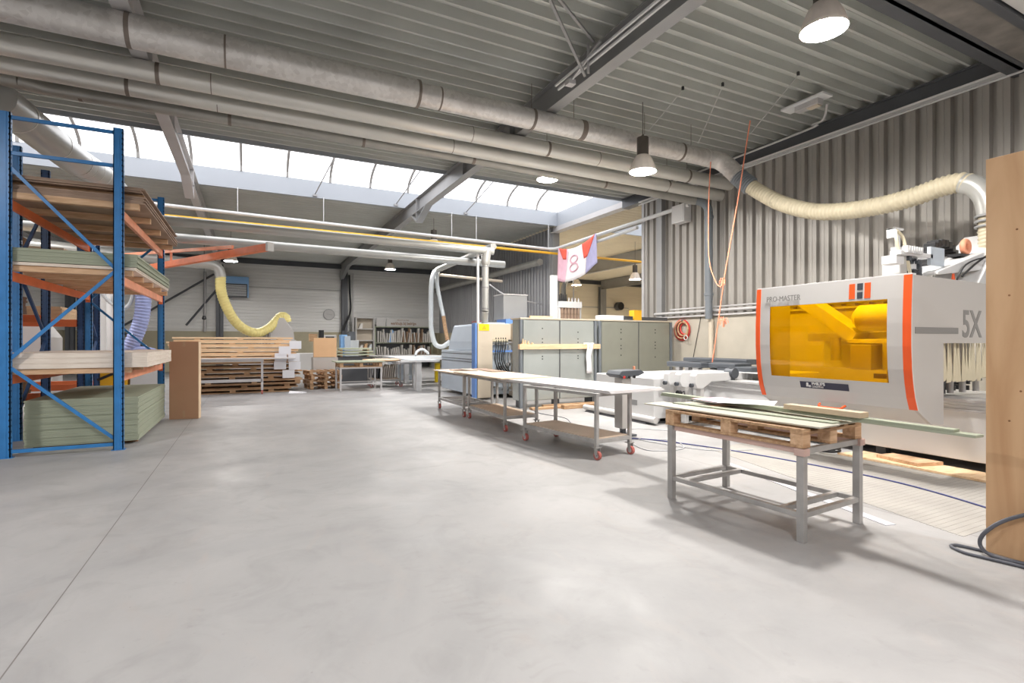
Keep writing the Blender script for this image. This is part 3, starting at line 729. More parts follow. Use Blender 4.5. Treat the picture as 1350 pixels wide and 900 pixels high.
patch('corner', 'flag_red', 0, 1, 0, .32, .006, tri=lambda b: (.02 + .12 * b, .24 - .0 * b), n=6); patch('corner', 'flag_red', 0, 1, 0, .5, .006, tri=lambda b: (.66 + .02 * b, .97 - .22 * b), n=6)
for (u, v) in ((.47, .36), (.47, .62)):
    mb = MB(); pts = []
    for i in range(17):
        a = 2 * PI * i / 16; p = fl(u + .085 * math.cos(a), v + .12 * math.sin(a)); pts.append((p[0] - .006, p[1], p[2]))
    mb.tube(pts, .03, 6, caps=False); mb.build('ring_emblem', 'flag_ring', t)
# ------------------------------------------------------------------ pallet racks on the left
def upright(mb_name, x, y, h, parent, mat, face=-1, w=.115, d=.07):
    """perforated upright: the slotted face looks along Y; C section open to the other side"""
    mb = MB()
    mb.box(x - w / 2, y, 0, x + w / 2, y + .012, h); mb.box(x - w / 2, y, 0, x - w / 2 + .012, y + d, h); mb.box(x + w / 2 - .012, y, 0, x + w / 2, y + d, h)
    mb.box(x - w / 2 - .02, y - .02, 0, x + w / 2 + .02, y + d + .02, .008)
    mb.box(x - .018, y - .006, .01, x + .018, y, h)
    z = .1
    while z < h - .05:
        mb.box(x + w / 2 - .018, y - .001, z, x + w / 2 - .008, y + .001, z + .022, mi=1)
        mb.box(x + w / 2 - .001, y + .022, z, x + w / 2 + .001, y + .040, z + .025, mi=1)
        if mat == 'rack_navy': mb.box(x - w / 2 + .008, y - .001, z, x - w / 2 + .018, y + .001, z + .022, mi=1)
        z += .075
    return mb.build('upright', [mat, 'slot'], parent)
def end_frame(t, x0, x1, y, h, mat, levels, top=True):
    """two uprights side by side at depth y, joined by bars and diagonals"""
    upright('u', x0, y, h, t, mat); upright('u', x1, y, h, t, mat)
    for z in ((.08, h - .06, h - .52) if top else (.08,)):
        MB().bar((x0 + .05, y + .035, z), (x1 - .05, y + .035, z), .035, .045).build('cross_bar', mat, t)
    for (a, za, b, zb) in levels:
        MB().bar((a, y + .035, za), (b, y + .035, zb), .03, .04).build('diagonal_brace', mat, t)
RX0, RX1, RY0, RY1, RH = -2.80, -1.62, 8.86, 12.72, 4.45
t = thing('pallet_rack', 'blue pallet rack with orange beams, loaded with sheet material, nearest the camera', 'rack', (RX0, RY0, 0))
end_frame(t, RX0, RX1, RY0, RH, 'rack_blue', [(RX0 + .05, 3.74, RX1 - .05, 2.52), (RX1 - .05, 2.46, RX0 + .05, 1.28), (RX0 + .05, 1.16, RX1 - .05, .16)])
end_frame(t, RX0, RX1, RY1, RH, 'rack_blue', [(RX0 + .05, 2.25, RX1 - .05, 1.2), (RX1 - .05, 3.5, RX0 + .05, 2.35)])
LV = (1.06, 2.42, 3.36)
for X in (RX0, RX1):
    for z in LV:
        b = MB().box(X - .025, RY0 + .08, z - .12, X + .025, RY1 - .01, z).build('load_beam', 'orange_pale' if X == RX1 else 'orange_beam', t, bevel=.005)
        mb = MB().box(X - .035, RY0 + .07, z - .16, X + .035, RY0 + .085, z + .03); mb.box(X - .035, RY1 - .015, z - .16, X + .035, RY1, z + .03)
        mb.build('end_connector', 'orange_beam', b)
# racks behind: run sideways, beams face the camera
for (xr, ya, lab, hh) in ((-3.14, 10.35, 'navy and blue pallet rack standing sideways behind the near rack', 4.45), (-3.12, 13.6, 'dark navy pallet rack farther back behind the near rack', 4.2)):
    t = thing('pallet_rack', lab, 'rack', (xr, ya, 0), group=None)
    for x in (xr, xr - 2.8):
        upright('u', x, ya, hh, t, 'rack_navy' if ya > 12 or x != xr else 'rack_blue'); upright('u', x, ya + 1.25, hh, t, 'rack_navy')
        for (za, zb) in ((.4, 1.5), (2.6, 1.6), (2.7, 3.8)):
            MB().bar((x, ya + .08, za), (x, ya + 1.25, zb), .04, .04).build('diagonal_brace', 'rack_navy', t)
    for z in (.62, 1.95, 3.0):
        for y in (ya + .03, ya + 1.22):
            MB().box(xr - 2.75, y - .03, z - .12, xr - .05, y + .02, z).build('load_beam', 'orange_beam', t, bevel=.005)

# ---- sheets
def stack(name, n, x0, x1, y0, y1, z0, th, mat, labels, group, jit=.008, gap=.0015, rot=0., cat='board', bev=0.):
    mb = MB().box(-(x1 - x0) / 2, -(y1 - y0) / 2, 0, (x1 - x0) / 2, (y1 - y0) / 2, th)
    first = None; cx, cy = (x0 + x1) / 2, (y0 + y1) / 2
    for i in range(n):
        loc = (cx + random.uniform(-jit, jit), cy + random.uniform(-jit, jit), z0 + i * (th + gap))
        if first is None:
            first = mb.build(name, mat); first.data.transform(Matrix.Translation((0, 0, 0))); ob = first
            if bev:
                b = ob.modifiers.new('bevel', 'BEVEL'); b.width = bev; b.segments = 1
        else:
            ob = first.copy(); C.objects.link(ob)
        ob.location = loc; ob.rotation_euler = (0, 0, rot)
        lab = labels[0] + ', ' + (ORD(i) + ' from the bottom' if i < n - 1 else 'the top one')
        tag(ob, lab, cat, group)
    return first
def bearer(x0, x1, y0, y1, z0, z1, mat, label, group=None):
    o = MB().box(x0, y0, z0, x1, y1, z1).build('wooden_bearer', mat, bevel=.003); return tag(o, label, 'timber', group)
# floor stack
for i, y in enumerate((9.5, 10.5, 11.5)):
    bearer(-2.70, -1.50, y, y + .09, 0, .05, 'timber_dark', 'low wooden bearer under the green boards on the rack floor, %s from the front' % ORD(i), 'bearers under the floor stack')
stack('green_board', 33, -2.74, -1.46, 9.3, 11.95, .052, .0178, 'mdf_green', ['green moisture resistant board in the floor stack of the blue rack', 'green board on top of the floor stack in the blue rack'], 'green boards stacked on the floor of the rack')
# level 1: thick pale boards on pallet-like bearers
for i, y in enumerate((9.0, 9.9, 10.8, 11.7, 12.3)):
    bearer(-2.86, -1.50, y, y + .1, LV[0], LV[0] + .075, 'timber_red', 'pine bearer lying across the lowest orange beams, %s from the front' % ORD(i), 'bearers on the lowest beams')
stack('pale_board', 3, -2.95, -1.30, 8.98, 11.5, LV[0] + .077, .068, 'board_pale', ['thick pale board on the lowest orange beams of the blue rack', 'top thick pale board on the lowest orange beams'], 'thick pale boards on the lowest beams', jit=.004)
stack('timber_plank', 4, -1.92, -1.52, 11.6, 12.5, LV[0] + .077, .05, 'timber_red', ['short pine plank stacked behind the pale boards beside the cardboard box'], 'short pine planks on the lowest beams', jit=.04)
# level 2
for i, y in enumerate((8.98, 9.8, 10.7, 11.6, 12.4)):
    bearer(-2.9, -1.48, y, y + .1, LV[1], LV[1] + .08, 'timber_red', 'pine bearer lying across the middle orange beams, %s from the front' % ORD(i), 'bearers on the middle beams')
stack('white_board', 2, -2.9, -1.44, 8.96, 12.3, LV[1] + .082, .02, 'board_pale', ['pale board below the green boards on the middle beams'], 'pale boards on the middle beams')
stack('green_board', 9, -2.9, -1.42, 8.95, 12.2, LV[1] + .13, .0185, 'mdf_green', ['green board in the stack on the middle orange beams', 'uppermost green board on the middle orange beams'], 'green boards on the middle beams', jit=.012)
# level 3
for i, y in enumerate((8.95, 9.9, 10.9, 11.8, 12.5)):
    bearer(-2.95, -1.40, y, y + .1, LV[2], LV[2] + .085, 'timber_red', 'pine bearer lying across the top orange beams, %s from the front' % ORD(i), 'bearers on the top beams')
stack('brown_board', 5, -3.0, -1.34, 8.97, 12.66, LV[2] + .087, .02, 'board_brown', ['brown faced board on the top orange beams'], 'brown boards on the top beams', jit=.02)
for i, y in enumerate((9.1, 10.4, 11.6, 12.3)):
    bearer(-2.95, -1.36, y, y + .08, LV[2] + .196, LV[2] + .25, 'timber_old', 'thin spacer between the two top board packs, %s from the front' % ORD(i), 'spacers between the top packs')
stack('brown_board', 4, -3.05, -1.36, 8.98, 12.66, LV[2] + .252, .018, 'board_brown', ['brown faced board in the highest pack of the rack', 'topmost board of the blue rack'], 'brown boards in the highest pack', jit=.03)
# goods in the side racks
def pile(name, x0, x1, y0, y1, z0, n, th, mat, lab, grp): return stack(name, n, x0, x1, y0, y1, z0, th, mat, [lab], grp, jit=.02)
pile('stored_board', -5.8, -3.3, 10.4, 11.5, .63, 8, .03, 'timber_old', 'brown stored board on the low beams of the rack behind', 'stored boards, low level behind')
pile('stored_board', -5.8, -3.35, 10.4, 11.5, 1.96, 9, .03, 'board_brown', 'brown stored board on the middle beams of the rack behind', 'stored boards, middle level behind')
pile('stored_board', -5.8, -3.35, 10.4, 11.5, 3.01, 7, .03, 'timber_old', 'brown stored board on the top beams of the rack behind', 'stored boards, top level behind')
pile('stored_board', -5.8, -3.45, 13.7, 14.8, 1.96, 7, .035, 'timber', 'pale stored board in the rack farthest back', 'stored boards in the far rack')
pile('stored_board', -5.8, -3.4, 13.7, 14.8, 3.01, 10, .04, 'mdf', 'beige stored board high in the rack farthest back', 'stored boards high in the far rack')

# tall cardboard box
t = thing('cardboard_box', 'tall narrow brown cardboard box standing at the end of the green boards', 'box', (-1.12, 11.9, 0), rot=-.20)
MB().box(-.25, -.07, 0, .25, .07, 1.50).build('carton', 'card', t, world=False, bevel=.004)
MB().box(.2505, -.07, .005, .256, .07, 1.495).build('side_panel', 'card_side', t, world=False)
for z0, z1 in ((1.40, 1.502), (.03, .16)): MB().box(-.02, -.0725, z0, .02, -.0705, z1).build('tape', 'tape', t, world=False)

# ------------------------------------------------------------------ foreground work table with pallet
def make_pallet(L, W, mat='timber_old', label='', loc=(0, 0, 0), rot=0., cat='pallet', group=None, block='timber_old'):
    """long axis along local Y"""
    t = thing('pallet', label, cat, loc, rot, group)
    n = 5
    for i in range(n):
        x = -W / 2 + .05 + i * (W - .1) / (n - 1); w = .07 if i in (0, 2, 4) else .045
        MB().box(x - w * .7, -L / 2, .122, x + w * .7, L / 2, .144).build('top_board', mat, t, world=False, bevel=.002)
    for y in (-L / 2 + .05, 0, L / 2 - .05):
        MB().box(-W / 2, y - .05, .1, W / 2, y + .05, .122).build('stringer', mat, t, world=False, bevel=.002)
        for x in (-W / 2 + .05, 0, W / 2 - .05):
            MB().box(x - .05, y - .05, .022, x + .05, y + .05, .1).build('block', block, t, world=False, bevel=.003)
    for x in (-W / 2 + .05, 0, W / 2 - .05): MB().box(x - .05, -L / 2, 0, x + .05, L / 2, .022).build('bottom_board', mat, t, world=False, bevel=.002)
    return t
TH = math.radians(3.8); TC = (4.05, 3.15)
t = thing('work_table', 'bare steel frame table carrying a wooden pallet, nearest the camera', 'table', (TC[0], TC[1], 0), TH)
hx, hy = .40, .63
for sx in (-1, 1):
    for sy in (-1, 1):
        l = MB().box(sx * hx - .028, sy * hy - .028, 0, sx * hx + .028, sy * hy + .028, .70).build('leg', 'steel_bare', t, world=False, bevel=.004)
        if sy == -1: MB().box(sx * hx - .04, sy * hy - .04, .645, sx * hx + .04, sy * hy + .04, .700).build('corner_cap', 'pinkpaint', l, world=False, bevel=.005)
for x in (-hx, hx - .04): MB().box(x, -hy + .03, .655, x + .04, hy - .03, .70).build('side_rail', 'pinkpaint', t, world=False, bevel=.003)
for y in (-hy, hy): MB().box(-hx + .03, y - .02, .655, hx - .03, y + .02, .70).build('end_rail', 'steel_bare', t, world=False, bevel=.003)
mb = MB()
for x in (-hx, hx): mb.box(x - .022, -hy + .028, .18, x + .022, hy - .028, .22)
for y in (-hy, -hy + .17, hy - .17, hy): mb.box(-hx + .022, y - .022, .18, hx - .022, y + .022, .22)
mb.build('lower_frame', 'steel_bare', t, world=False, bevel=.003)
def tl(x, y, z=0):
    c, s_ = math.cos(TH), math.sin(TH); return (TC[0] + c * x - s_ * y, TC[1] + s_ * x + c * y, z)
make_pallet(1.34, .84, 'timber_old', 'weathered wooden pallet lying on the steel table nearest the camera', tl(.0, .02, .701), TH, block='timber_red')
def plank(name, label, L, W, th, x, y, z, mat, rot=0., cat='board', group=None):
    o = MB().box(-W / 2, -L / 2, 0, W / 2, L / 2, th).build(name, mat, bevel=.0015); o.location = tl(x, y, z); o.rotation_euler = (0, 0, TH + rot)
    return tag(o, label, cat, group)
z = .846
plank('wide_board', 'wide thin grey-beige board covering the pallet on the nearest table', 1.62, .62, .012, .02, .13, z, 'board_grey')
plank('wide_board', 'pale board lying on the left edge of the nearest table', 1.75, .28, .012, -.24, .13, z + .013, 'edge_board', .012)
plank('narrow_strip', 'narrow pale strip along the left edge on the nearest table', 1.55, .10, .010, -.10, .06, z + .026, 'mdf_green', .02)
plank('paper_sheet', 'large white paper sheet on the boards of the nearest table', .50, .40, .0015, .27, .30, z + .069, 'paper', .5, 'paper')
plank('paper_sheet', 'pinkish paper sheet half under the white one on the nearest table', .42, .38, .0015, .20, .55, z + .0675, 'flag_pink', -.2, 'paper')
o = plank('long_green_strip', 'long green board strip sticking out past the near end of the nearest table', 2.95, .10, .018, .205, -.05, z + .03, 'mdf_green', -.088)
o = plank('long_green_strip', 'upper long green board strip lying on the other one', 2.8, .08, .018, .20, .0, z + .0485, 'mdf_green', -.084)
plank('cross_batten', 'thin batten under the long green strips on the nearest table', .05, .5, .016, .20, .50, z + .013, 'timber', 0, 'timber')
plank('beige_block', 'thick beige offcut lying on the long green strips', .64, .11, .042, .13, -.50, z + .067, 'mdf', -.07)

# ------------------------------------------------------------------ steel trolley benches
def bench(label, loc, rot, L, W, H=.84, shelf=True, slats=False):
    t = thing('trolley_bench', label, 'bench', loc, rot)
    for sx in (-1, 1):
        for sy in (-1, 1):
            x, y = sx * W / 2, sy * L / 2
            MB().box(x - .022, y - .022, .16, x + .022, y + .022, H).build('leg', 'steel_bare', t, world=False, bevel=.003)
            c = MB(); c.box(x - .045, y - .045, .15, x + .045, y + .045, .16); c.box(x - .030, y - .04, .06, x - .024, y + .01, .15); c.box(x + .024, y - .04, .06, x + .030, y + .01, .15)
            c.cyl((x - .034, y - .02, .055), (x + .034, y - .02, .055), .012, n=10)
            co = c.build('caster', 'steel_bare', t, world=False)
            w = MB().cyl((x - .02, y - .02, .055), (x + .02, y - .02, .055), .055, n=20, mi=0); w.cyl((x - .021, y - .02, .055), (x + .021, y - .02, .055), .032, n=16, mi=1)
            w.build('wheel', ['caster', 'steel_light'], co, world=False)
    mb = MB()
    for x in (-W / 2, W / 2): mb.box(x - .02, -L / 2 + .02, H - .04, x + .02, L / 2 - .02, H)
    for y in (-L / 2, L / 2): mb.box(-W / 2 + .02, y - .02, H - .04, W / 2 - .02, y + .02, H)
    mb.build('top_frame', 'steel_bare', t, world=False, bevel=.002)
    mb = MB()
    for x in (-W / 2, W / 2): mb.box(x - .02, -L / 2 + .022, .20, x + .02, L / 2 - .022, .25)
    for y in (-L / 2, L / 2): mb.box(-W / 2 + .022, y - .02, .20, W / 2 - .022, y + .02, .25)
    if slats:
        for k in range(1, 5): mb.box(-W / 2 + .02, -L / 2 + k * L / 5 - .02, .21, W / 2 - .02, -L / 2 + k * L / 5 + .02, .24)
    mb.build('lower_frame', 'steel_bare', t, world=False, bevel=.002)
    if shelf: MB().box(-W / 2 + .02, -L / 2 + .02, .251, W / 2 - .02, L / 2 - .02, .263).build('shelf', 'shelf_board', t, world=False)
    return t
B1 = (4.13, 6.22); b1r = math.radians(7.5)
bench('steel trolley bench with red casters, nearest of the row and under the white board', (B1[0], B1[1], 0), b1r, 1.56, .60)
bench('middle steel trolley bench of the row with a wooden lower shelf', (4.12, 8.62, 0), math.radians(-1), 1.66, .60)
bench('farthest steel trolley bench of the row with an open slatted lower frame', (4.12, 10.42, 0), 0., 1.5, .62, shelf=False, slats=True)
def slab(name, label, cx, cy, L, W, z, th, mat, rot, cat='board', group=None):
    o = MB().box(-W / 2, -L / 2, 0, W / 2, L / 2, th).build(name, mat, bevel=.002); o.location = (cx, cy, z); o.rotation_euler = (0, 0, rot)
    return tag(o, label, cat, group)
slab('white_board', 'lower long white laminated board on the nearest trolley bench', 4.38, 6.6, 2.65, .98, .842, .018, 'board_white', b1r * .75)
slab('white_board', 'upper long white laminated board on the nearest trolley bench', 4.37, 6.62, 2.65, .96, .861, .018, 'board_white', b1r * .73)
slab('beige_board', 'beige board lying over the middle trolley bench', 4.12, 8.72, 2.2, .95, .880, .02, 'board_beige', 0.)
slab('beige_board', 'beige board lying on the farthest trolley bench', 4.2, 10.4, 1.9, .95, .842, .02, 'board_beige', 0.02)
for i, (x, y, r, l) in enumerate(((4.15, 10.3, .1, 1.1), (4.4, 9.8, -.06, 1.2), (4.2, 10.7, .2, .7))):
    slab('brown_offcut', ['thin brown offcut across the farthest bench', 'thin brown offcut at the near end of the farthest bench', 'short brown offcut at the far end of the farthest bench'][i], x, y, l, .3, .863 if i != 1 else .905, .012, 'board_brown', r, 'board')

# ------------------------------------------------------------------ tall plywood sheet on the right
t = thing('plywood_panel', 'tall plywood panel standing upright at the right edge', 'panel', (4.72, 1., 0))
MB().box(4.70, .35, .0, 4.735, 1.79, 2.80).build('sheet', 'ply', t, bevel=.004)
mb = MB()
for y in (1.74, 1.06, .42):
    mb.box(4.735, y - .045, .04, 4.80, y + .045, 2.76)
mb.build('back_batten', 'timber', t)
mb = MB()
for y, z in ((1.62, 2.27), (1.50, 1.52), (1.60, 1.16), (1.52, .66), (1.66, 1.82), (1.50, 2.05), (1.55, .30), (1.66, .95)):
    mb.cyl((4.6985, y, z), (4.7005, y, z), .007, n=10)
mb.build('screw_head', 'timber_dark', t)

def cable(name, label, pts, r, mat, cat='cable'):
    return tag(MB().tube(smoothpath(pts, 8), r, 8).build(name, mat), label, cat)
cable('power_cable', 'grey cable looping on the floor at the foot of the plywood panel', [(4.66, .95, .62), (4.655, 1.3, .47), (4.64, 1.62, .30), (4.60, 1.75, .17), (4.62, 1.79, .06), (4.60, 1.7, .012), (4.66, 1.5, .012)], .013, 'cable_grey')
cable('power_cable', 'grey cable lying in a flat loop beside the plywood panel', [(4.66, 1.78, .012), (4.62, 1.92, .012), (4.55, 1.93, .012), (4.50, 1.83, .012), (4.52, 1.72, .012), (4.56, 1.55, .012), (4.60, 1.3, .012), (4.62, .9, .012)], .011, 'cable_grey')
cable('blue_cable', 'long navy cable running across the floor past the nearest table', [(5.2, 7.4, .008), (5.05, 6.6, .008), (5.45, 6.1, .008), (5.8, 5.3, .008), (6.0, 4.5, .008), (6.12, 3.6, .008), (6.1, 2.9, .008), (5.85, 2.1, .008), (5.5, 1.4, .008)], .009, 'cable_blue')
cable('white_cable', 'thin pale cable looping on the floor behind the nearest bench', [(5.3, 6.55, .007), (5.0, 6.0, .007), (4.9, 5.5, .007), (5.4, 5.4, .007), (5.7, 5.9, .007), (5.3, 6.2, .007), (5.6, 5.2, .007), (6.2, 4.9, .007)], .007, 'cable_white')
cable('white_cable', 'thin pale cable stretching from the console to the machine bed', [(5.35, 6.75, .006), (5.9, 7.0, .006), (6.3, 6.6, .006), (6.9, 6.4, .006)], .006, 'cable_white')
cable('grey_cable', 'thin dark cable on the floor between the console and the cabinets', [(5.3, 6.9, .006), (5.2, 7.8, .006), (5.5, 8.6, .006), (5.4, 9.4, .006), (5.6, 10.2, .006)], .006, 'cable_grey')

# floor strip and mat
o = MB().prism([(5.22, 4.55), (5.30, 4.53), (4.72, 2.38), (4.62, 2.40)], 'z', 0, .006).build('floor_strip', 'alu'); tag(o, 'bright aluminium strip screwed to the floor in front of the machine', 'strip')
mb = MB()
for i in range(60):
    y = 2.0 + i * .055
    x0 = 5.0 + (y - 2.4) * .26; mb.box(max(4.9, x0), y, 0, 6.95, y + .0525, .0025)
o = mb.build('safety_mat', 'mat'); tag(o, 'ribbed pale safety mat on the floor before the machine', 'mat')

# ------------------------------------------------------------------ machining centre
t = thing('machining_centre', 'large white and orange machining centre with amber window along the right wall', 'machine', (7.0, 3.0, 0))
FY0, FY1 = 2.99, 4.86
prof = [(6.24, 2.21), (6.225, 1.965), (6.215, 1.7), (6.215, 1.45), (6.23, 1.2), (6.255, 1.045), (6.29, .90), (6.345, .765)]
def front(y0, y1, a=0, b=len(prof) - 1, off=0., th=.03):
    pl = [(x - off, z) for x, z in prof[a:b + 1]]; pl2 = [(x - off + th, z) for x, z in reversed(prof[a:b + 1])]
    return pl + pl2, y0, y1
def panel(segs, name, mat, bevel=0., off=0., th=.03):
    mb = MB()
    for y0, y1, a, b in segs:
        pl = prof[a:b + 1]
        n = len(pl); vs = []
        for y in (y0, y1):
            for x, z in pl: vs.append((x - off, y, z))
            for x, z in pl: vs.append((x - off + th, y, z))
        m = 2 * n; f = []
        for i in range(n - 1):
            f += [(i, i + 1, m + i + 1, m + i), (n + i + 1, n + i, m + n + i, m + n + i + 1)]
            f += [(i, n + i, n + i + 1, i + 1), (m + i, m + i + 1, m + n + i + 1, m + n + i)]
        f += [(0, m, m + n, n), (n - 1, 2 * n - 1, m + 2 * n - 1, m + n - 1)]
        mb.add(vs, f)
    return mb.build(name, mat, t, bevel=bevel)
WY0, WY1 = 3.22, 4.66
panel([(FY0, WY0, 0, 7), (WY1, FY1, 0, 7), (WY0, WY1, 0, 1), (WY0, WY1, 5, 7)], 'front_panel', 'mc_white')
panel([(WY0, WY1, 1, 5)], 'window_pane', 'amber', off=-.006, th=.006)
for y0, y1 in ((FY0 - .004, FY0 + .075), (FY1 - .06, FY1 + .004)): panel([(y0, y1, 0, 7)], 'trim_strip', 'orange', off=.006, th=.008)
# chamfered underside, cheeks
def cheek(y0, y1): return MB().prism([(6.24, 2.21), (6.225, 1.965), (6.215, 1.45), (6.23, 1.2), (6.255, 1.045), (6.29, .90), (6.345, .765), (6.62, .60), (6.885, .575), (6.885, 1.48), (9.4, 1.48), (9.4, 2.17)], 'y', y0, y1)
cheek(FY0 + .002, FY0 + .035).build('side_cheek', 'mc_side', t)
MB().prism([(6.24, 2.21), (6.225, 1.965), (6.215, 1.45), (6.23, 1.2), (6.255, 1.045), (6.29, .90), (6.345, .765), (6.62, .60), (6.885, .575), (6.885, 2.19)], 'y', FY1 - .03, FY1).build('side_cheek', 'mc_side', t)
MB().prism([(6.35, .765), (6.36, .79), (6.63, .625), (6.62, .60)], 'y', FY0 + .035, FY1 - .03).build('underside', 'mc_white', t)
MB().box(6.24, FY0, 2.205, 6.32, FY1, 2.225).build('top_edge', 'mc_bright', t, bevel=.003)
# things seen through the amber window
mb = MB().box(7.25, 3.06, 1.5, 7.65, FY1 - .05, 1.62); mb.box(7.62, 3.06, 1.12, 7.66, FY1 - .05, 1.52); mb.cyl((7.05, 3.15, 1.80), (7.05, 3.95, 1.80), .17, n=24); mb.cyl((7.05, 3.95, 1.80), (7.05, 4.02, 1.80), .17, .10, n=24)
mb.box(6.9, 3.1, 1.48, 7.3, 4.05, 1.53); mb.bar((7.1, 4.75, 2.1), (7.1, 4.0, 1.55), .3, .16); mb.build('gantry_beam', 'mc_bright', t, bevel=.005)
mb = MB().cyl((6.95, 3.55, 1.48), (6.95, 3.55, 1.15), .09, n=20); mb.cyl((6.95, 3.55, 1.15), (6.95, 3.55, 1.0), .045, n=16); mb.box(6.8, 3.7, 1.15, 7.1, 3.95, 1.46); mb.cyl((7.0, 4.25, 1.55), (7.0, 4.25, 1.25), .06, n=14); mb.build('spindle', 'steel_light', t, bevel=.004)
# bed
mb = MB().box(7.4, .9, .12, 9.3, 7.15, .76); mb.box(7.40, .9, .76, 9.3, 7.15, .80); mb.build('bed', 'mc_bright', t, bevel=.01)
mb = MB().box(7.375, .9, .69, 7.402, 7.15, .715); mb.box(7.36, .9, .80, 7.75, 7.15, .83); mb.build('guide_rail', 'steel_light', t)
for y in (1.3, 3.9, 6.4): MB().box(7.5, y, 0, 7.62, y + .12, .12).build('foot', 'steel_dark', t)
MB().box(6.5, 7.2, .10, 7.62, 8.95, .84).build('control_cabinet', 'mc_bright', t, bevel=.02)
MB().box(6.495, 7.65, .30, 6.502, 7.85, .40).build('vent_grille', 'steel', t)
MB().tube([(6.46, 7.1, .09), (6.46, 9.3, .09)], .06, 12).build('cable_duct', 'mc_white', t)
MB().box(6.4, 7.3, 0, 7.5, 9.2, .03).build('base_plate', 'steel_dark', t)
MB().box(7.6, 7.15, .12, 9.3, 9.0, .84).build('bed_extension', 'mc_bright', t, bevel=.01)
# work arms with rounded noses and knobs
for i, y in enumerate((7.02, 6.74, 6.40)):
    p = [(6.62, .93), (6.66, .97), (7.3, .97), (8.9, .95), (8.9, .84), (7.0, .82), (6.78, .70), (6.66, .72), (6.61, .80)]
    a = MB().prism(p, 'y', y - .065, y + .065).build('work_arm', 'mc_bright', t, bevel=.012)
    MB().cyl((6.615, y, .765), (6.57, y, .765), .035, n=16).build('knob', 'mc_dark', a)
    MB().box(6.75, y - .05, .10, 6.83, y + .05, .72).build('arm_post', 'mc_white', a)
mb = MB().cyl((6.56, 6.62, .62), (6.50, 6.62, .62), .05, n=16); mb.tube([(6.55, 6.60, .62), (6.55, 6.52, .66), (6.55, 6.50, .56)], .012, 8); mb.build('clamp_lever', 'black', t)
# dark suction consoles on the bed
for i, (x0, x1, y0, y1, z) in enumerate(((7.55, 8.0, 7.1, 8.0, 1.0), (7.75, 8.2, 6.5, 7.7, 1.0), (7.75, 8.25, 6.15, 6.9, .95), (8.3, 8.7, 6.7, 8.3, 1.06))):
    c = MB().box(x0, y0, z, x1, y1, z + .10).build('suction_console', 'mc_dark', t, bevel=.02)
    for yy in (y0 + .2, (y0 + y1) / 2, y1 - .2): MB().box(x0 + .1, yy - .05, .80, x0 + .2, yy + .05, z).build('console_foot', 'steel_light', c)
MB().box(7.7, 5.7, .95, 8.9, 7.2, .965).build('table_plate', 'mc_bright', t)
mb = MB().cyl((7.5, 6.35, .83), (7.5, 6.35, 1.05), .05, n=14); mb.cyl((7.5, 6.28, .95), (7.5, 6.45, .95), .09, n=18); mb.build('hand_wheel', 'mc_dark', t)
# curtain and tooling seen at the right
mb = MB(); x = 6.90
while x < 9.3:
    w = random.uniform(.035, .06); dz = random.uniform(-.03, .02); y = 3.06 + random.uniform(-.012, .012)
    mb.add([(x, y, 1.48), (x + w, y + .012, 1.48), (x + w, y - .008, 1.06 + dz), (x, y + .01, 1.05 + dz)], [(0, 1, 2, 3)]); mb.add([(x, y + .004, 1.48), (x + w, y + .016, 1.48), (x + w, y - .004, 1.06 + dz), (x, y + .014, 1.05 + dz)], [(3, 2, 1, 0)]); x += w
o = mb.build('bristle_curtain', 'hose', t); o['kind'] = 'stuff'
mb = MB(); random.seed(3)
for i in range(26):
    x = random.uniform(7.2, 8.6); z = random.uniform(.84, 1.06); s_ = random.uniform(.02, .05); mb.box(x, 3.3 + random.uniform(0, .4), z, x + s_, 3.5 + random.uniform(0, .4), z + random.uniform(.03, .1))
mb.box(7.1, 3.35, .98, 8.7, 3.6, 1.06); mb.build('tool_unit', 'steel_dark', t)
for x in (7.35, 7.75, 8.05, 8.4): MB().cyl((x, 3.3, 1.1), (x, 3.3, .86), .035, n=12).build('tool_holder', 'steel_light', t)
# lettering
text('lettering', 'PRO-MASTER', .098, 'mc_text', t, (6.212, 4.70, 2.028), (0, -1, 0), (.04, 0, 1), sx=.84)
text('lettering', '5X', .44, 'mc_text', t, (7.29, FY0, 1.555), (1, 0, 0), (0, 0, 1), bold=.008, sx=.85)
MB().box(6.30, FY0 - .003, 1.585, 7.20, FY0 + .003, 1.655).build('stripe', 'mc_text', t)
for y0, y1, z0, z1, m in ((3.565, 3.63, 1.99, 2.165, 'orange'), (3.48, 3.54, 2.09, 2.165, 'anthracite'), (3.48, 3.54, 1.99, 2.065, 'anthracite'), (3.395, 3.46, 1.99, 2.165, 'orange')):
    MB().prism([(6.225 - .004 + (z0 - 1.965) * .06, z0), (6.225 - .004 + (z1 - 1.965) * .06, z1), (6.23 + (z1 - 1.965) * .06, z1), (6.23 + (z0 - 1.965) * .06, z0)], 'y', y0, y1).build('logo_bar', m, t)
pl = MB().prism([(6.262, .995), (6.285, .915), (6.292, .917), (6.27, .997)], 'y', 3.66, 4.26).build('name_plate', 'navy_sign', t)
text('plate_lettering', 'PHILIPS', .052, 'mc_bright', t, (6.262, 4.10, .958), (0, -1, 0), (-.28, 0, 1), bold=.001)
text('plate_lettering', 'CHRISTMAS', .027, 'mc_bright', t, (6.272, 4.10, .928), (0, -1, 0), (-.28, 0, 1))
mb = MB().box(6.258, 4.15, .935, 6.280, 4.17, .985); mb.box(6.262, 4.12, .930, 6.283, 4.14, .955); mb.build('plate_emblem', 'mc_bright', t)
mb = MB().tube(smoothpath([(6.30, 4.02, .735), (6.26, 4.01, .715), (6.26, 3.98, .70), (6.26, 3.76, .70), (6.26, 3.73, .715), (6.31, 3.72, .735)], 4), .013, 10); mb.build('handle', 'orange', t)
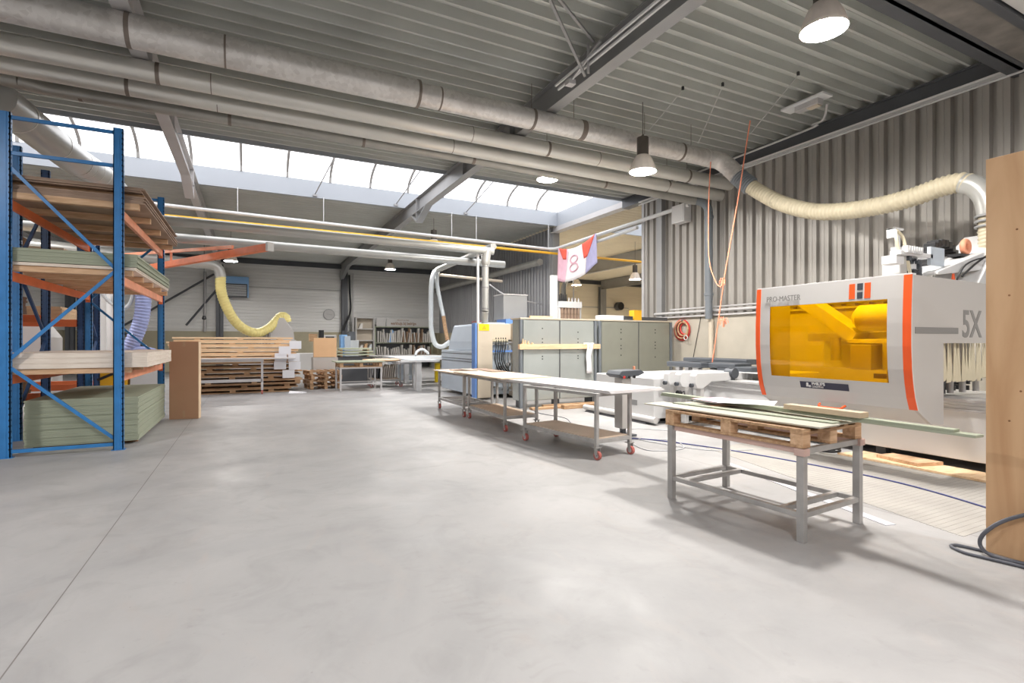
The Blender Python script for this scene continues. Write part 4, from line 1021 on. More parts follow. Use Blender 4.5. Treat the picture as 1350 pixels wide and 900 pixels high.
# equipment on the roof of the carriage
mb = MB().box(6.88, 3.35, 2.21, 7.12, 3.62, 2.50); mb.box(6.66, 3.30, 2.50, 7.35, 3.42, 2.55); mb.box(6.72, 3.36, 2.55, 7.2, 3.44, 2.60); mb.cyl((6.98, 3.50, 2.48), (6.98, 3.50, 2.84), .028, n=12); mb.box(6.64, 3.34, 2.40, 6.80, 3.5, 2.5)
for i in range(7): mb.box(6.72 + i * .05, 3.26, 2.52, 6.75 + i * .05, 3.32, 2.60)
for i in range(0):
    x = 6.72 + random.random() * .3; y = 3.3; z_ = 2.22 + random.random() * .3; mb.box(x, y - .05, z_, x + .05, y, z_ + .04)
mb.box(6.86, 3.46, 2.84, 7.04, 3.56, 2.86); mb.box(6.86, 3.46, 2.74, 6.88, 3.56, 2.86); mb.torus((6.93, 3.50, 2.80), .045, .012, 'y', 12, 6); mb.build('valve_block', 'mc_bright', t, bevel=.003)
MB().tube(smoothpath([(6.7, 3.35, 2.55), (6.71, 3.38, 2.72), (6.8, 3.42, 2.80), (6.9, 3.4, 2.72), (6.9, 3.36, 2.5), (6.86, 3.3, 2.25)], 6), .018, 8).build('air_hose', 'hose', t)
mb = MB()
for i in range(22):
    x = 6.87 + random.random() * .24; z_ = 2.22 + random.random() * .24; mb.box(x, 3.32, z_, x + random.uniform(.02, .06), 3.352, z_ + random.uniform(.02, .06))
mb.box(7.02, 3.38, 2.21, 7.28, 3.6, 2.40); mb.build('valve_insets', 'mc_dark', t, bevel=.002)
MB().box(7.3, 3.30, 2.42, 7.62, 3.34, 2.64).build('cover_plate', 'light_blue', t, bevel=.004)
mb = MB()
for i in range(14):
    a = PI * (1.0 - i / 13.); c = (8.30 + .40 * math.cos(a), 3.65, 2.48 + .34 * math.sin(a)); mb.box(c[0] - .045, 3.58, c[2] - .045, c[0] + .045, 3.72, c[2] + .045)
for z_ in (2.4, 2.32, 2.24): mb.box(8.66, 3.58, z_ - .04, 8.75, 3.72, z_ + .04)
mb.build('cable_chain', 'black', t, bevel=.01)
mb = MB().torus((8.38, 3.40, 2.74), .075, .035, 'y', 20, 10); mb.build('ring_lamp', 'orange_pale', t)
MB().box(8.15, 3.36, 2.60, 8.65, 3.5, 2.635).build('dark_tray', 'black', t)
mb = MB().prism([(8.15, 2.17), (8.55, 2.58), (9.2, 3.0), (9.3, 2.17)], 'y', 3.2, 3.75); mb.prism([(7.35, 2.30), (7.35, 2.34), (8.5, 2.66), (8.6, 2.45), (8.1, 2.38)], 'y', 3.25, 3.8); mb.build('dust_hood', 'mc_bright', t, bevel=.01)
ribbed([(8.95, 3.36, 3.0), (8.95, 3.34, 2.7), (8.98, 3.3, 2.2)], .13, .06, .05, 18).build('hood_hose', 'hose', t)
mb = MB().tube(smoothpath([(7.8, 3.2, 2.3), (8.1, 3.15, 2.5), (8.4, 3.1, 2.62), (8.55, 3.12, 2.45), (8.45, 3.15, 2.2)], 6), .012, 6); mb.tube(smoothpath([(7.75, 3.25, 2.2), (7.9, 3.2, 2.45), (8.3, 3.12, 2.56), (8.7, 3.1, 2.5)], 6), .010, 6); mb.build('wiring', 'black', t)
MB().cyl((7.78, 3.28, 2.17), (7.78, 3.28, 2.34), .03, .012, n=12).build('warning_beacon', 'orange', t)
tag(MB().box(6.55, 7.3, .03, 6.75, 7.55, .09).build('foot_pedal', 'steel_light', bevel=.02), 'small grey foot pedal on the floor at the corner of the machine', 'pedal')
# boards lying before the bed
tag(MB().prism([(6.95, 2.3), (7.38, 2.3), (7.38, 4.1), (6.95, 4.2)], 'z', .004, .03).build('floor_board', 'timber', bevel=.002), 'pale wooden board lying on the floor against the machine bed', 'board')
tag(MB().prism([(7.0, 3.3), (7.36, 3.2), (7.38, 3.75), (7.1, 3.8)], 'z', .031, .07).build('board_offcut', 'timber_red', bevel=.002), 'small wooden offcut on the floor board against the machine bed', 'board')
cable('coiled_cable', 'black coiled cable on the floor by the machine bed', [(6.95 + .12 * math.cos(i), 4.3 + .12 * math.sin(i), .02 + .006 * i) for i in range(14)], .014, 'black')

# control console
t = thing('control_console', 'grey pillar console with tilted black panel behind the nearest bench', 'console', (5.32, 6.6, 0))
MB().box(5.24, 6.52, .12, 5.42, 6.72, .92).build('pillar', 'mc_side', t, bevel=.008)
MB().box(5.18, 6.46, 0, 5.48, 6.78, .03).build('foot_plate', 'steel_dark', t); MB().box(5.30, 6.58, .03, 5.36, 6.66, .12).build('stem', 'steel_dark', t)
MB().prism([(5.12, .98), (5.18, 1.04), (5.56, 1.05), (5.64, 1.0), (5.5, .95), (5.2, .93)], 'y', 6.45, 6.8).build('panel', 'mc_dark', t, bevel=.01)
for x, m in ((5.22, 'red_hose'), (5.32, 'black'), (5.42, 'black')): MB().cyl((x, 6.44, .94), (x, 6.48, .95), .022, n=12).build('button', m, t)
MB().cyl((5.54, 6.6, 1.05), (5.54, 6.6, 1.10), .02, n=12).build('knob', 'orange_pale', t)
MB().tube([(5.43, 6.62, .15), (5.43, 6.62, .9)], .012, 8).build('side_cable', 'cable_blue', t)
# ------------------------------------------------------------------ galvanised cabinets
def cabinet(label, x0, x1, xs, mat, legs=True):
    t = thing('perforated_cabinet', label, 'cabinet', (x0, 10.3, 0))
    MB().box(x0 + .03, 10.34, .16, x1 - .03, 10.72, 2.0).build('body', mat, t)
    MB().box(x0, 10.28, 2.0, x1, 10.76, 2.035).build('top_cap', 'beige_mc', t, bevel=.004)
    for x in (x0 + .035, x1 - .035): MB().box(x - .035, 10.29, 0, x + .035, 10.36, 2.0).build('post', 'pipe_pvc', t, bevel=.004)
    ed = [x0 + .075] + [xs] + [x1 - .075]
    for i in range(2):
        d = MB().box(ed[i] + .015, 10.30, .17, ed[i + 1] - .015, 10.325, 1.985).build('door', mat, t, bevel=.006)
        cx = (ed[i] + ed[i + 1]) / 2 + .02; mb = MB()
        for k, z in enumerate((1.80, 1.72, 1.56, 1.48, 1.40, 1.32, 1.16, 1.10)):
            if (k + i + int(x0)) % 4 == 2: continue
            mb.cyl((cx, 10.298, z), (cx, 10.302, z), .016, n=12)
        mb.build('hole_row', 'slot', d)
    MB().box(xs - .012, 10.306, .17, xs + .012, 10.335, 1.985).build('door_gap', 'steel_dark', t)
    mb = MB()
    for x in (x0 + .1, (x0 + x1) / 2, x1 - .1): mb.box(x - .05, 10.4, 0, x + .05, 10.6, .16)
    mb.build('foot', 'steel_dark', t)
    return t
cabinet('left galvanised cabinet with perforated doors and a wooden batten across them', 5.40, 7.50, 6.45, 'zinc')
cabinet('right galvanised cabinet with perforated doors beside the red hose', 7.56, 9.92, 8.80, 'zinc2')
t = thing('tool_batten', 'long pale timber batten hung across the left cabinet doors', 'batten', (5.36, 10.2, 1.3))
MB().box(5.34, 10.20, 1.325, 7.54, 10.275, 1.44).build('batten', 'timber', t, bevel=.004)
for i, x in enumerate((5.44, 5.50, 5.58, 5.68)):
    mb = MB().cyl((x, 10.235, 1.441), (x, 10.235, 1.441 + (.12, .09, .07, .04)[i]), .022, .012, n=12); mb.cyl((x, 10.235, 1.441), (x, 10.235, 1.465), .03, n=12)
    tag(mb.build('turned_wood', 'timber'), 'small turned wooden piece on the timber batten, %s from its left end' % ORD(i), 'tool', 'small wooden pieces on the batten')
t = thing('cloth', 'white rag hanging over the right part of the timber batten', 'cloth', (7.2, 10.2, .7))
mb = MB(); vs = []
for j in range(12):
    for i in range(5):
        x = 7.15 + .04 * i + .01 * math.sin(j); z = 1.46 - j * .065; y = 10.19 - .02 * math.sin(i * 2 + j * .4); vs.append((x - .03 * math.sin(j * .3), y, z))
mb.add(vs, [(j * 5 + i, (j + 1) * 5 + i, (j + 1) * 5 + i + 1, j * 5 + i + 1) for j in range(11) for i in range(4)], True); mb.box(7.1, 10.19, 1.44, 7.35, 10.28, 1.47)
o = mb.build('rag', 'paper', t); s_ = o.modifiers.new('thick', 'SOLIDIFY'); s_.thickness = .01
for i, (x0, x1, y0, y1, z0) in enumerate(((5.5, 7.3, 9.9, 10.05, 0), (5.9, 7.8, 10.1, 10.2, 0), (6.2, 7.6, 9.72, 9.85, 0))):
    tag(MB().box(x0, y0, z0, x1, y1, .05 + .02 * i).build('floor_timber', 'timber_old', bevel=.004), ['old timber lying on the floor in front of the left cabinet', 'thicker old timber lying right against the foot of the left cabinet', 'short old timber on the floor, nearest the trolley benches'][i], 'timber')
# things on the cabinets
def small(name, label, cat, mat, mb, bev=.004): return tag(mb.build(name, mat, bevel=bev), label, cat)
small('flat_box', 'white flat box on top of the right cabinet', 'box', 'paper', MB().box(7.75, 10.4, 2.036, 8.4, 10.7, 2.15))
small('dark_box', 'dark flat box beside the white box on top of the right cabinet', 'box', 'mc_dark', MB().box(8.42, 10.4, 2.036, 8.7, 10.7, 2.14))
small('orange_case', 'orange case standing on top of the right cabinet', 'case', 'gas', MB().box(8.45, 10.32, 2.15, 8.62, 10.39, 2.151).box(8.74, 10.4, 2.036, 8.98, 10.6, 2.30))
small('dark_rail', 'long dark rail lying at the right end of the right cabinet', 'rail', 'steel_dark', MB().box(9.0, 10.45, 2.036, 9.9, 10.6, 2.13))
small('yellow_level', 'yellow spirit level lying on top of the left cabinet', 'tool', 'timber', MB().box(5.75, 10.45, 2.036, 6.35, 10.52, 2.09))
# tool rack between the cabinets and the opening
t = thing('tool_rack', 'white tool rack with upright dark handles behind the cabinets', 'rack', (7.6, 12.4, 0))
for x in (7.74, 8.44): MB().box(x, 12.42, 0, x + .06, 12.5, 2.5).build('post', 'white', t)
MB().box(7.76, 12.35, 2.45, 8.48, 12.5, 2.63).build('rack_board', 'white', t, bevel=.005)
MB().box(7.50, 12.42, 0, 7.70, 12.5, 3.35).build('tall_panel', 'white', t)
for i in range(6): tag(MB().box(7.80 + i * .11, 12.36, 2.1, 7.86 + i * .11, 12.46, 2.45).build('brown_tool', 'board_brown', bevel=.008), 'brown wooden blade hanging below the white tool rack, %s from the left' % ORD(i), 'tool', 'brown blades under the tool rack')
for i in range(7):
    x = 7.78 + i * .04; h = 2.8 + random.random() * .4
    tag(MB().cyl((x, 12.45, 2.63), (x, 12.45, h), .018, .012, n=8).build('dark_tool', 'black'), 'dark tool sticking up from the white tool rack, %s from the left' % ORD(i), 'tool', 'dark handles on the tool rack')
for i in range(4):
    x = 8.1 + i * .11; tag(MB().cyl((x, 12.45, 2.63), (x, 12.45, 2.74), .025, .018, n=8).build('grey_tool', 'steel_light'), 'short grey tool on the right of the white tool rack, %s of four' % ORD(i), 'tool', 'grey handles on the tool rack')
tag(MB().tube(smoothpath([(11.1, 17.5, 0), (11.1, 17.5, 3.1), (11.12, 17.5, 3.6), (11.3, 17.5, 4.0), (11.6, 17.5, 4.4), (11.7, 17.5, 4.75)], 4), .10, 10).build('bent_duct', 'pipe_dark'), 'thin bent duct rising behind the tool rack towards the flag', 'duct')
tag(MB().cyl((12.6, 19., 1.), (12.6, 19., 4.9), .02, n=6).build('hanging_rod', 'cable_grey'), 'thin rod hanging in the neighbouring hall behind the right cabinet', 'rod')

# red hose coil on the wall
t = thing('hose_coil', 'red hose coil hung on the concrete wall beside the right cabinet', 'hose', (10.1, 10.15, 1.4))
for k in range(10):
    R = .27 - .014 * k; MB().torus((10.15 - .018 * (k % 4), 10.18 - .012 * k, 1.80 + .004 * k), R, .019, 'x', 28, 8).build('coil', 'red_hose' if k % 4 < 3 else 'timber_old', t)
MB().cyl((10.04, 10.1, 2.06), (10.19, 10.1, 2.06), .02, n=10).build('wall_hook', 'steel', t)
MB().torus((10.05, 9.95, 1.60), .06, .012, 'x', 16, 6).build('hook_ring', 'white', t)
tag(MB().cyl((10.16, 9.55, 2.12), (10.16, 9.85, .9), .008, n=6).build('wall_cable', 'black'), 'thin black cable running down the concrete wall by the red hose', 'cable')

# ------------------------------------------------------------------ tall saw / press behind the benches
t = thing('panel_saw', 'tall white, blue and beige panel saw behind the left cabinet', 'machine', (5.16, 12.2, 0))
MB().box(5.22, 12.5, .1, 8.8, 15.1, 1.25).build('body', 'light_blue', t, bevel=.01)
MB().prism([(5.30, 1.26), (5.34, 1.50), (5.46, 1.93), (5.50, 1.98), (8.8, 1.98), (8.8, 1.26)], 'y', 12.5, 14.7).build('sloping_cover', 'light_blue', t, bevel=.006)
for z in (.95, 1.02, 1.16): MB().box(5.205, 12.55, z, 5.225, 15.05, z + .015).build('groove', 'steel_dark', t)
MB().box(5.14, 12.26, .03, 5.19, 12.50, 1.97).build('edge_strip', 'blue_mc', t, bevel=.006)
MB().box(5.20, 12.24, .05, 5.62, 12.5, 1.96).build('end_panel', 'beige_mc', t, bevel=.006)
MB().box(6.22, 12.2, .05, 6.62, 12.5, 1.98).build('end_panel', 'beige_mc', t, bevel=.006)
MB().box(5.62, 12.40, .3, 6.22, 12.5, 1.40).build('inner_panel', 'light_blue', t)
MB().box(5.62, 12.38, 1.55, 6.22, 12.48, 1.96).build('inner_panel', 'beige_mc', t, bevel=.004)
MB().box(5.60, 12.30, 1.22, 6.22, 12.36, 1.27).build('cross_rail', 'blue_mc', t)
MB().box(6.62, 12.3, .05, 9.0, 12.5, 1.9).build('side_panel', 'beige_mc', t)
MB().box(5.24, 12.232, 1.78, 5.52, 12.238, 1.95).build('warning_label', 'yellow_sign', t)
MB().prism([(5.31, 1.81), (5.45, 1.81), (5.38, 1.93)], 'y', 12.229, 12.232).build('label_triangle', 'gas', t)
for i in range(5):
    x = 5.76 + i * .07; MB().tube(smoothpath([(x, 12.33, 1.60), (x - .02, 12.28, 1.4), (x - .06 - .02 * i * .5, 12.25, 1.05), (x + .02, 12.26, .78), (x + .22, 12.3, .66)], 5), .014, 8).build('pneumatic_hose', 'black', t)
mb = MB()
for i in range(3): mb.cyl((5.98 + i * .08, 12.34, .3), (5.98 + i * .08, 12.34, 1.5), .014, n=8)
mb.box(5.6, 12.3, 1.46, 6.2, 12.36, 1.5); mb.cyl((5.5, 12.33, 1.42), (6.1, 12.33, 1.42), .02, n=8)
for i in range(16):
    x = 5.7 + random.random() * .45; z = random.choice((random.uniform(.15, .8), random.uniform(.6, .9))); mb.box(x, 12.3, z, x + random.uniform(.03, .09), 12.38, z + random.uniform(.03, .08))
mb.build('valve_gear', 'steel', t)
MB().box(5.65, 12.3, 1.48, 6.1, 12.38, 1.56).build('valve_rail', 'hose', t)
t2 = thing('dust_box', 'grey square box with blue base on top of the panel saw', 'box', (6.6, 13.0, 2.0))
MB().box(6.30, 13.0, 2.12, 7.05, 13.6, 2.80).build('housing', 'steel', t2, bevel=.006); MB().box(6.28, 12.98, 2.80, 7.07, 13.62, 2.83).build('lid', 'mc_white', t2)
MB().box(6.33, 12.9, 1.985, 7.4, 13.5, 2.12).build('base', 'blue_mc', t2)
tag(MB().box(5.55, 12.9, 1.985, 6.3, 13.4, 2.02).build('flat_board', 'light_blue'), 'white board lying on top of the panel saw left of the grey box', 'board')
tag(MB().box(6.0, 14.2, 1.985, 6.4, 14.6, 2.12).build('red_crate', 'dull_red', bevel=.02), 'dull red crate on the far end of the panel saw', 'crate')
# saw tables
t = thing('saw_table', 'long white saw table on white legs reaching left from the panel saw', 'table', (4.9, 16, 0))
MB().box(4.0, 15.2, .88, 5.2, 15.29, .94).build('rail', 'mc_bright', t, bevel=.004)
for i, y in enumerate((15.3, 16.6, 17.9, 19.2)): MB().box(4.3 + .1 * i, y, .89, 5.22 if y < 16.6 else 7.6, y + .95, .945).build('table_panel', 'mc_bright' if i % 2 else 'light_blue', t, bevel=.004)
for x, y in ((4.75, 16.3), (4.95, 18.1), (4.6, 15.45), (5.0, 19.8)): MB().box(x - .08, y - .08, 0, x + .08, y + .08, .89).build('leg', 'mc_bright', t, bevel=.006)
for x, y in ((6.2, 18.4), (6.6, 17.9)): MB().box(x - .08, y - .08, 0, x + .08, y + .08, .7).build('guard_post', 'yellow_sign', t)
MB().box(4.2, 16.2, .78, 4.9, 16.6, .86).build('motor_rail', 'steel_light', t)
tag(MB().tube(smoothpath([(5.6, 19.2, .96), (5.7, 19.3, 1.12), (5.95, 19.4, 1.2), (6.2, 19.4, 1.02)], 5), [.02] + [.05] * 14 + [.03], 8).build('push_handle', 'bag'), 'small white shaped piece lying on the far saw table', 'tool')
tag(MB().box(4.9, 19.9, 0, 5.9, 20.6, .75).build('machine_cover', 'light_blue', bevel=.01), 'pale box cabinet standing below the far saw table', 'cabinet')

# ------------------------------------------------------------------ timber and pallets at the back left
def frame_pack(i, x0, x1, y, z, mat, lab, grp, h=.115):
    """low timber crate frame: two skins of boards with blocks between them"""
    t = thing('timber_crate', lab, 'crate', (x0, y, z), group=grp)
    tb = .035 if h > .1225 else .05
    MB().box(x0, y, z + h - tb, x1, y + .95, z + h).build('top_board', mat, t, bevel=.002)
    MB().box(x0 + .03, y + .02, z, x1 - .05, y + .93, z + (.028 if tb < .04 else .045)).build('bottom_board', mat, t, bevel=.002)
    n = 3; off = (i % 3) * .22
    for k in range(n):
        for yy in (y + .02, y + .80):
            x = x0 + .30 + off + k * (x1 - x0 - .75) / (n - 1) * .92
            MB().box(x, yy, z + (.028 if tb < .04 else .045), x + .15, yy + .12, z + h - tb).build('block', mat, t, bevel=.002)
    return t
z = 0.0
for i in range(7):
    m = 'timber_old'; frame_pack(i, -1.9 + random.uniform(-.05, .1), 1.15 + random.uniform(-.1, .35), 16.95 + random.uniform(-.05, .1), z, m, 'brown flat timber crate in the long stack behind the cardboard box, %s from the floor' % ORD(i), 'brown timber frames, lower half of the long stack', h=.125); z += .1265
zt = z
for i in range(6):
    frame_pack(i + 2, -1.9 + random.uniform(-.2, .1), 1.28 + random.uniform(-.12, .2), 16.9 + random.uniform(-.06, .08), z, 'timber', 'pale flat timber crate in the long stack behind the cardboard box, %s from the top' % ORD(5 - i), 'pale timber frames, upper half of the long stack', h=.122); z += .1235
for i, (x, y, zz, dz) in enumerate(((.82, 16.80, .92, 0), (1.18, 16.80, .90, 0), (.80, 16.79, .68, 0), (1.20, 16.79, .66, 0), (.93, 16.78, 1.12, 0), (1.22, 16.80, 1.28, 0), (1.03, 16.78, .42, 0))):
    labs = ['white sheet on the timber stack, left of the middle pair', 'white sheet on the timber stack, right of the middle pair', 'white sheet on the timber stack, left of the lower pair', 'white sheet on the timber stack, right of the lower pair', 'single white sheet just above the pairs on the timber stack', 'topmost white sheet on the right end of the timber stack', 'lowest white sheet on the timber stack']
    tag(MB().box(x - .16, y, zz, x + .17, y + .004, zz + .235).build('paper_sheet', 'paper'), labs[i], 'paper', 'paper sheets on the timber stack')
mb = MB(); vs = [(1.0, 16.3, .004), (1.35, 16.15, .03), (1.5, 16.4, .01), (1.05, 16.6, .05), (1.0, 16.3, .0), (1.35, 16.15, .0), (1.5, 16.4, .0), (1.05, 16.6, .0)]
mb.add(vs, [(0, 1, 2, 3), (7, 6, 5, 4), (0, 4, 5, 1), (1, 5, 6, 2), (2, 6, 7, 3), (3, 7, 4, 0)]); tag(mb.build('paper_sheet', 'paper'), 'crumpled white sheet on the floor by the timber stack', 'paper')
# flat trolley before the stack
t = thing('sheet_trolley', 'low grey steel trolley rail in front of the long timber stack', 'trolley', (-.6, 16.4, 0))
for x in (-1.25, .32): MB().box(x - .03, 16.42, .12, x + .03, 16.48, .93).build('post', 'steel_light', t)
MB().box(-1.28, 16.40, .93, .36, 16.50, 1.0).build('top_rail', 'steel_light', t); MB().box(-1.25, 16.42, .36, .32, 16.48, .44).build('lower_rail', 'steel_light', t)
for x in (-1.25, .32): MB().cyl((x - .02, 16.45, .06), (x + .02, 16.45, .06), .06, n=16).build('wheel', 'caster', t)
MB().box(-1.6, 16.38, 1.0, 1.2, 16.85, 1.03).build('loaded_board', 'board_white', t)
# small pallets
p0 = make_pallet(.9, .95, 'timber_old', 'brown pallet in the low stack of pallets right of the paper covered timber, lowest one', (2.10, 17.7, 0), .12, group='small pallets in the low stack')
for i in range(1, 4):
    dup(p0, (2.10 + random.uniform(-.03, .03), 17.7, .146 * i), .12 + random.uniform(-.03, .03), ['', 'brown pallet in the low stack right of the paper covered timber, second from the floor', 'brown pallet in the low stack right of the paper covered timber, third from the floor', 'brown pallet on top of the low stack right of the paper covered timber'][i])
# machine with the yellow hose (behind the timber)
t = thing('edge_machine', 'pale machine with dust cone behind the long timber stack', 'machine', (.9, 20.5, 0))
MB().box(-.6, 20.2, 0, 1.5, 21.2, 1.35).build('body', 'mc_white', t, bevel=.02)
MB().prism([(.35, 1.55), (1.45, 1.55), (1.42, 1.85), (1.1, 2.35), (.95, 2.35), (.75, 1.85), (.4, 1.7)], 'y', 20.3, 20.8).build('dust_cone', 'mc_white', t, bevel=.01)
MB().box(.3, 20.25, 1.35, 1.5, 20.9, 1.56).build('upper_housing', 'mc_white', t, bevel=.01)
mb = MB()
for i in range(8): mb.box(-.1 + i * .1, 20.2, 1.35, -.04 + i * .1, 20.3, 1.55 + random.random() * .35)
mb.build('fittings', 'steel', t)
t = thing('yellow_hose', 'yellow flexible hose hanging in a long curve over the timber stack', 'hose', (0, 19.8, 2))
ribbed([(-.85, 19.6, 3.62), (-.84, 19.6, 3.2), (-.72, 19.65, 2.75), (-.45, 19.75, 2.2), (-.12, 19.9, 1.9), (.25, 20.1, 1.80), (.62, 20.3, 1.98), (.84, 20.45, 2.22), (1.0, 20.5, 2.40), (1.16, 20.5, 2.38), (1.22, 20.5, 2.2)], .155, .05, .09, 16).build('hose', 'hose_y', t)
MB().tube(smoothpath([(-6, 19.6, 4.35), (-2., 19.6, 4.05), (-1.2, 19.6, 4.02), (-.92, 19.6, 3.9), (-.85, 19.6, 3.6)], 5), .16, 14).build('feed_duct', 'duct_white', t)
# wall heater, clock
t = thing('wall_heater', 'blue and silver heater hanging on the far ribbed wall', 'heater', (-.6, 29.6, 3.6))
MB().box(-1.15, 29.7, 3.75, -.05, 30.3, 4.75).build('housing', 'steel_dark', t, bevel=.02); MB().box(-1.17, 29.66, 4.42, -.03, 29.72, 4.78).build('front_panel', 'heater_blue', t, bevel=.01)
mb = MB()
for i in range(8): mb.box(-1.05, 29.66, 3.82 + i * .07, -.15, 29.71, 3.85 + i * .07)
mb.build('louvres', 'mc_bright', t)
for x in (-1.13, -.07): MB().box(x - .03, 29.65, 3.72, x + .03, 29.72, 4.42).build('side_strip', 'heater_blue', t)
t = thing('wall_clock', 'round pale clock on the far ribbed wall left of the column', 'clock', (3.9, 30.4, 2.9))
MB().cyl((3.95, 30.40, 3.0), (3.95, 30.48, 3.0), .30, n=28).build('case', 'steel', t); MB().cyl((3.95, 30.39, 3.0), (3.95, 30.40, 3.0), .27, n=28).build('dial', 'mc_white', t)
mb = MB().bar((3.95, 30.385, 3.0), (3.80, 30.385, 3.03), .02, .005); mb.bar((3.95, 30.385, 3.0), (4.12, 30.385, 2.99), .02, .005); mb.build('hands', 'black', t)
tag(MB().cyl((-1.75, 26, 2.55), (-1.75, 26, 5.8), .01, n=5).lathe([(.001, 2.62), (.05, 2.6), (.09, 2.5), (.07, 2.45), (.001, 2.43)], (-1.75, 26, 0), 12).build('hanging_bell', 'black'), 'thin cord with a dark bell shaped pull beside the yellow hose', 'cord')

# jib crane with orange arm and the blue lifter tube
t = thing('jib_crane', 'orange jib crane arm on a pale column behind the blue rack', 'crane', (-3.45, 18.3, 0))
MB().cyl((-3.45, 18.3, 0), (-3.45, 18.3, 4.0), .17, n=20).build('column', 'mc_white', t)
MB().bar((-3.45, 18.3, 3.42), (.36, 11.65, 3.42), .11, .15).build('arm', 'orange_beam', t, bevel=.01)
a = Vector((-3.45, 18.3, 0)); b = Vector((.36, 11.65, 0)); q = b - a
MB().bar((-3.45, 18.3, 3.95), tuple(a + q * .82 + Vector((0, 0, 3.56))), .05, .07).build('tie_bar', 'orange_pale', t)
MB().bar(tuple(a + q * .45 + Vector((0, 0, 3.5))), tuple(a + q * .45 + Vector((0, 0, 3.76))), .05, .05).build('strut', 'orange_pale', t)
MB().bar(tuple(b + Vector((0, 0, 3.42)) - q.normalized() * .02), tuple(b + Vector((0, 0, 3.42)) + q.normalized() * .05), .15, .18).build('end_cap', 'mc_white', t, bevel=.01)
t = thing('vacuum_lifter', 'blue grey ribbed lifter tube with white hoses hanging behind the rack', 'lifter', (-2.5, 17, 1.))
ribbed([(-2.52, 16.6, 2.95), (-2.50, 16.6, 2.5), (-2.56, 16.6, 2.0), (-2.72, 16.6, 1.5), (-2.84, 16.6, 1.2)], .175, .05, .08, 18).build('tube', 'lifter', t)
MB().cyl((-2.52, 16.6, 2.95), (-2.52, 16.6, 3.02), .19, n=20).build('head', 'lifter', t)
MB().tube(smoothpath([(-2.9, 16.6, 1.15), (-2.6, 16.5, 1.28), (-2.3, 16.5, 1.25), (-2.1, 16.5, 1.12)], 5), .09, 10).build('lower_hose', 'lifter', t)
for pts in (((-2.55, 16.6, 3.35), (-2.3, 16.5, 3.2), (-2.1, 16.5, 2.95), (-2.2, 16.5, 2.78), (-2.42, 16.5, 2.85)), ((-2.6, 16.6, 3.4), (-2.9, 16.6, 3.0), (-3.15, 16.6, 2.6), (-2.95, 16.6, 2.35), (-2.75, 16.6, 2.6), (-2.7, 16.6, 3.3)), ((-3.5, 16.6, 3.4), (-3.45, 16.6, 2.9), (-3.2, 16.6, 2.5), (-2.9, 16.6, 2.3))):
    MB().tube(smoothpath(pts, 6), .045, 8).build('white_hose', 'bag', t)
tag(MB().cyl((-4.1, 20.5, 0), (-4.1, 20.5, 5.2), .28, n=20).build('filter_column', 'mc_white'), 'broad pale filter column behind the blue rack', 'column')
t = thing('machine_guard', 'yellow and white sheet machine behind the lowest pale boards of the rack', 'machine', (-2.2, 15, 0))
MB().box(-3.1, 14.9, 0, -2.55, 15.5, .98).build('yellow_side', 'gas', t, bevel=.01); MB().box(-2.5, 14.9, 0, -1.9, 15.5, 1.0).build('white_side', 'mc_bright', t, bevel=.01)
MB().bar((-3.1, 14.86, .62), (-2.55, 14.86, .88), .04, .06).build('black_arm', 'black', t)
t = thing('white_machine', 'white machine half hidden behind the dark rack uprights', 'machine', (-5, 17, 0))
MB().prism([(-5.6, 0), (-5.6, 1.7), (-5.4, 1.95), (-4.6, 1.9), (-4.4, 1.6), (-4.4, 0)], 'y', 16.6, 17.6).build('housing', 'mc_white', t, bevel=.03)

# ------------------------------------------------------------------ middle background
t = thing('wall_machine', 'pale beige machine with a grey monitor behind the pallets', 'machine', (3, 22, 0))
MB().box(1.8, 23.5, 0, 3.5, 24.5, 1.0).build('body', 'mc_white', t, bevel=.02)
MB().box(2.86, 23.9, 1.36, 3.42, 24.1, 1.78).build('monitor', 'mc_white', t, bevel=.03); MB().box(2.96, 23.88, 1.42, 3.32, 23.902, 1.72).build('screen', 'screen', t)
MB().tube(smoothpath([(2.8, 23.4, 1.0), (2.8, 23.4, 1.2), (3.1, 23.4, 1.25), (3.4, 23.4, 1.0)], 5), .09, 10).build('motor_hood', 'mc_white', t)
MB().cyl((2.55, 21.9, .95), (2.55, 21.9, 1.95), .10, n=12).build('dark_post', 'black', t); MB().box(2.1, 21.9, 1.5, 2.4, 22.1, 1.8).build('spindle_head', 'timber_old', t)
t = thing('carton_box', 'light brown carton box standing on the low pallet stack', 'box', (2.15, 18.6, .6))
MB().box(1.9, 18.3, .98, 2.62, 18.5, 1.62).build('carton', 'carton', t, bevel=.004); MB().box(1.88, 18.28, .55, 2.66, 18.9, .97).build('carrier', 'mc_side', t)
# pallet table in the distance
t = thing('work_table', 'small steel table with an orange-brown pallet in the distance', 'table', (2.9, 16.4, 0))
for x, y in ((2.42, 16.1), (3.62, 16.1), (2.42, 17.0), (3.62, 17.0)): MB().box(x - .025, y - .025, 0, x + .025, y + .025, .72).build('leg', 'steel_light', t)
mb = MB().box(2.42, 16.08, .68, 3.62, 16.12, .72); mb.box(2.42, 16.98, .68, 3.62, 17.02, .72); mb.box(2.42, 16.08, .2, 3.62, 16.12, .24); mb.box(2.42, 16.98, .2, 3.62, 17.02, .24); mb.box(2.40, 16.1, .68, 2.44, 17.0, .72); mb.box(3.60, 16.1, .68, 3.64, 17.0, .72); mb.build('frame', 'steel_light', t)
make_pallet(1.25, .95, 'timber_old', 'orange-brown pallet lying on the distant steel table', (3.02, 16.55, .722), PI / 2, block='timber_red')
tag(MB().box(2.3, 16.0, .868, 3.72, 17.1, .90).build('green_board', 'mdf_green'), 'green board lying on the pallet of the distant steel table', 'board')
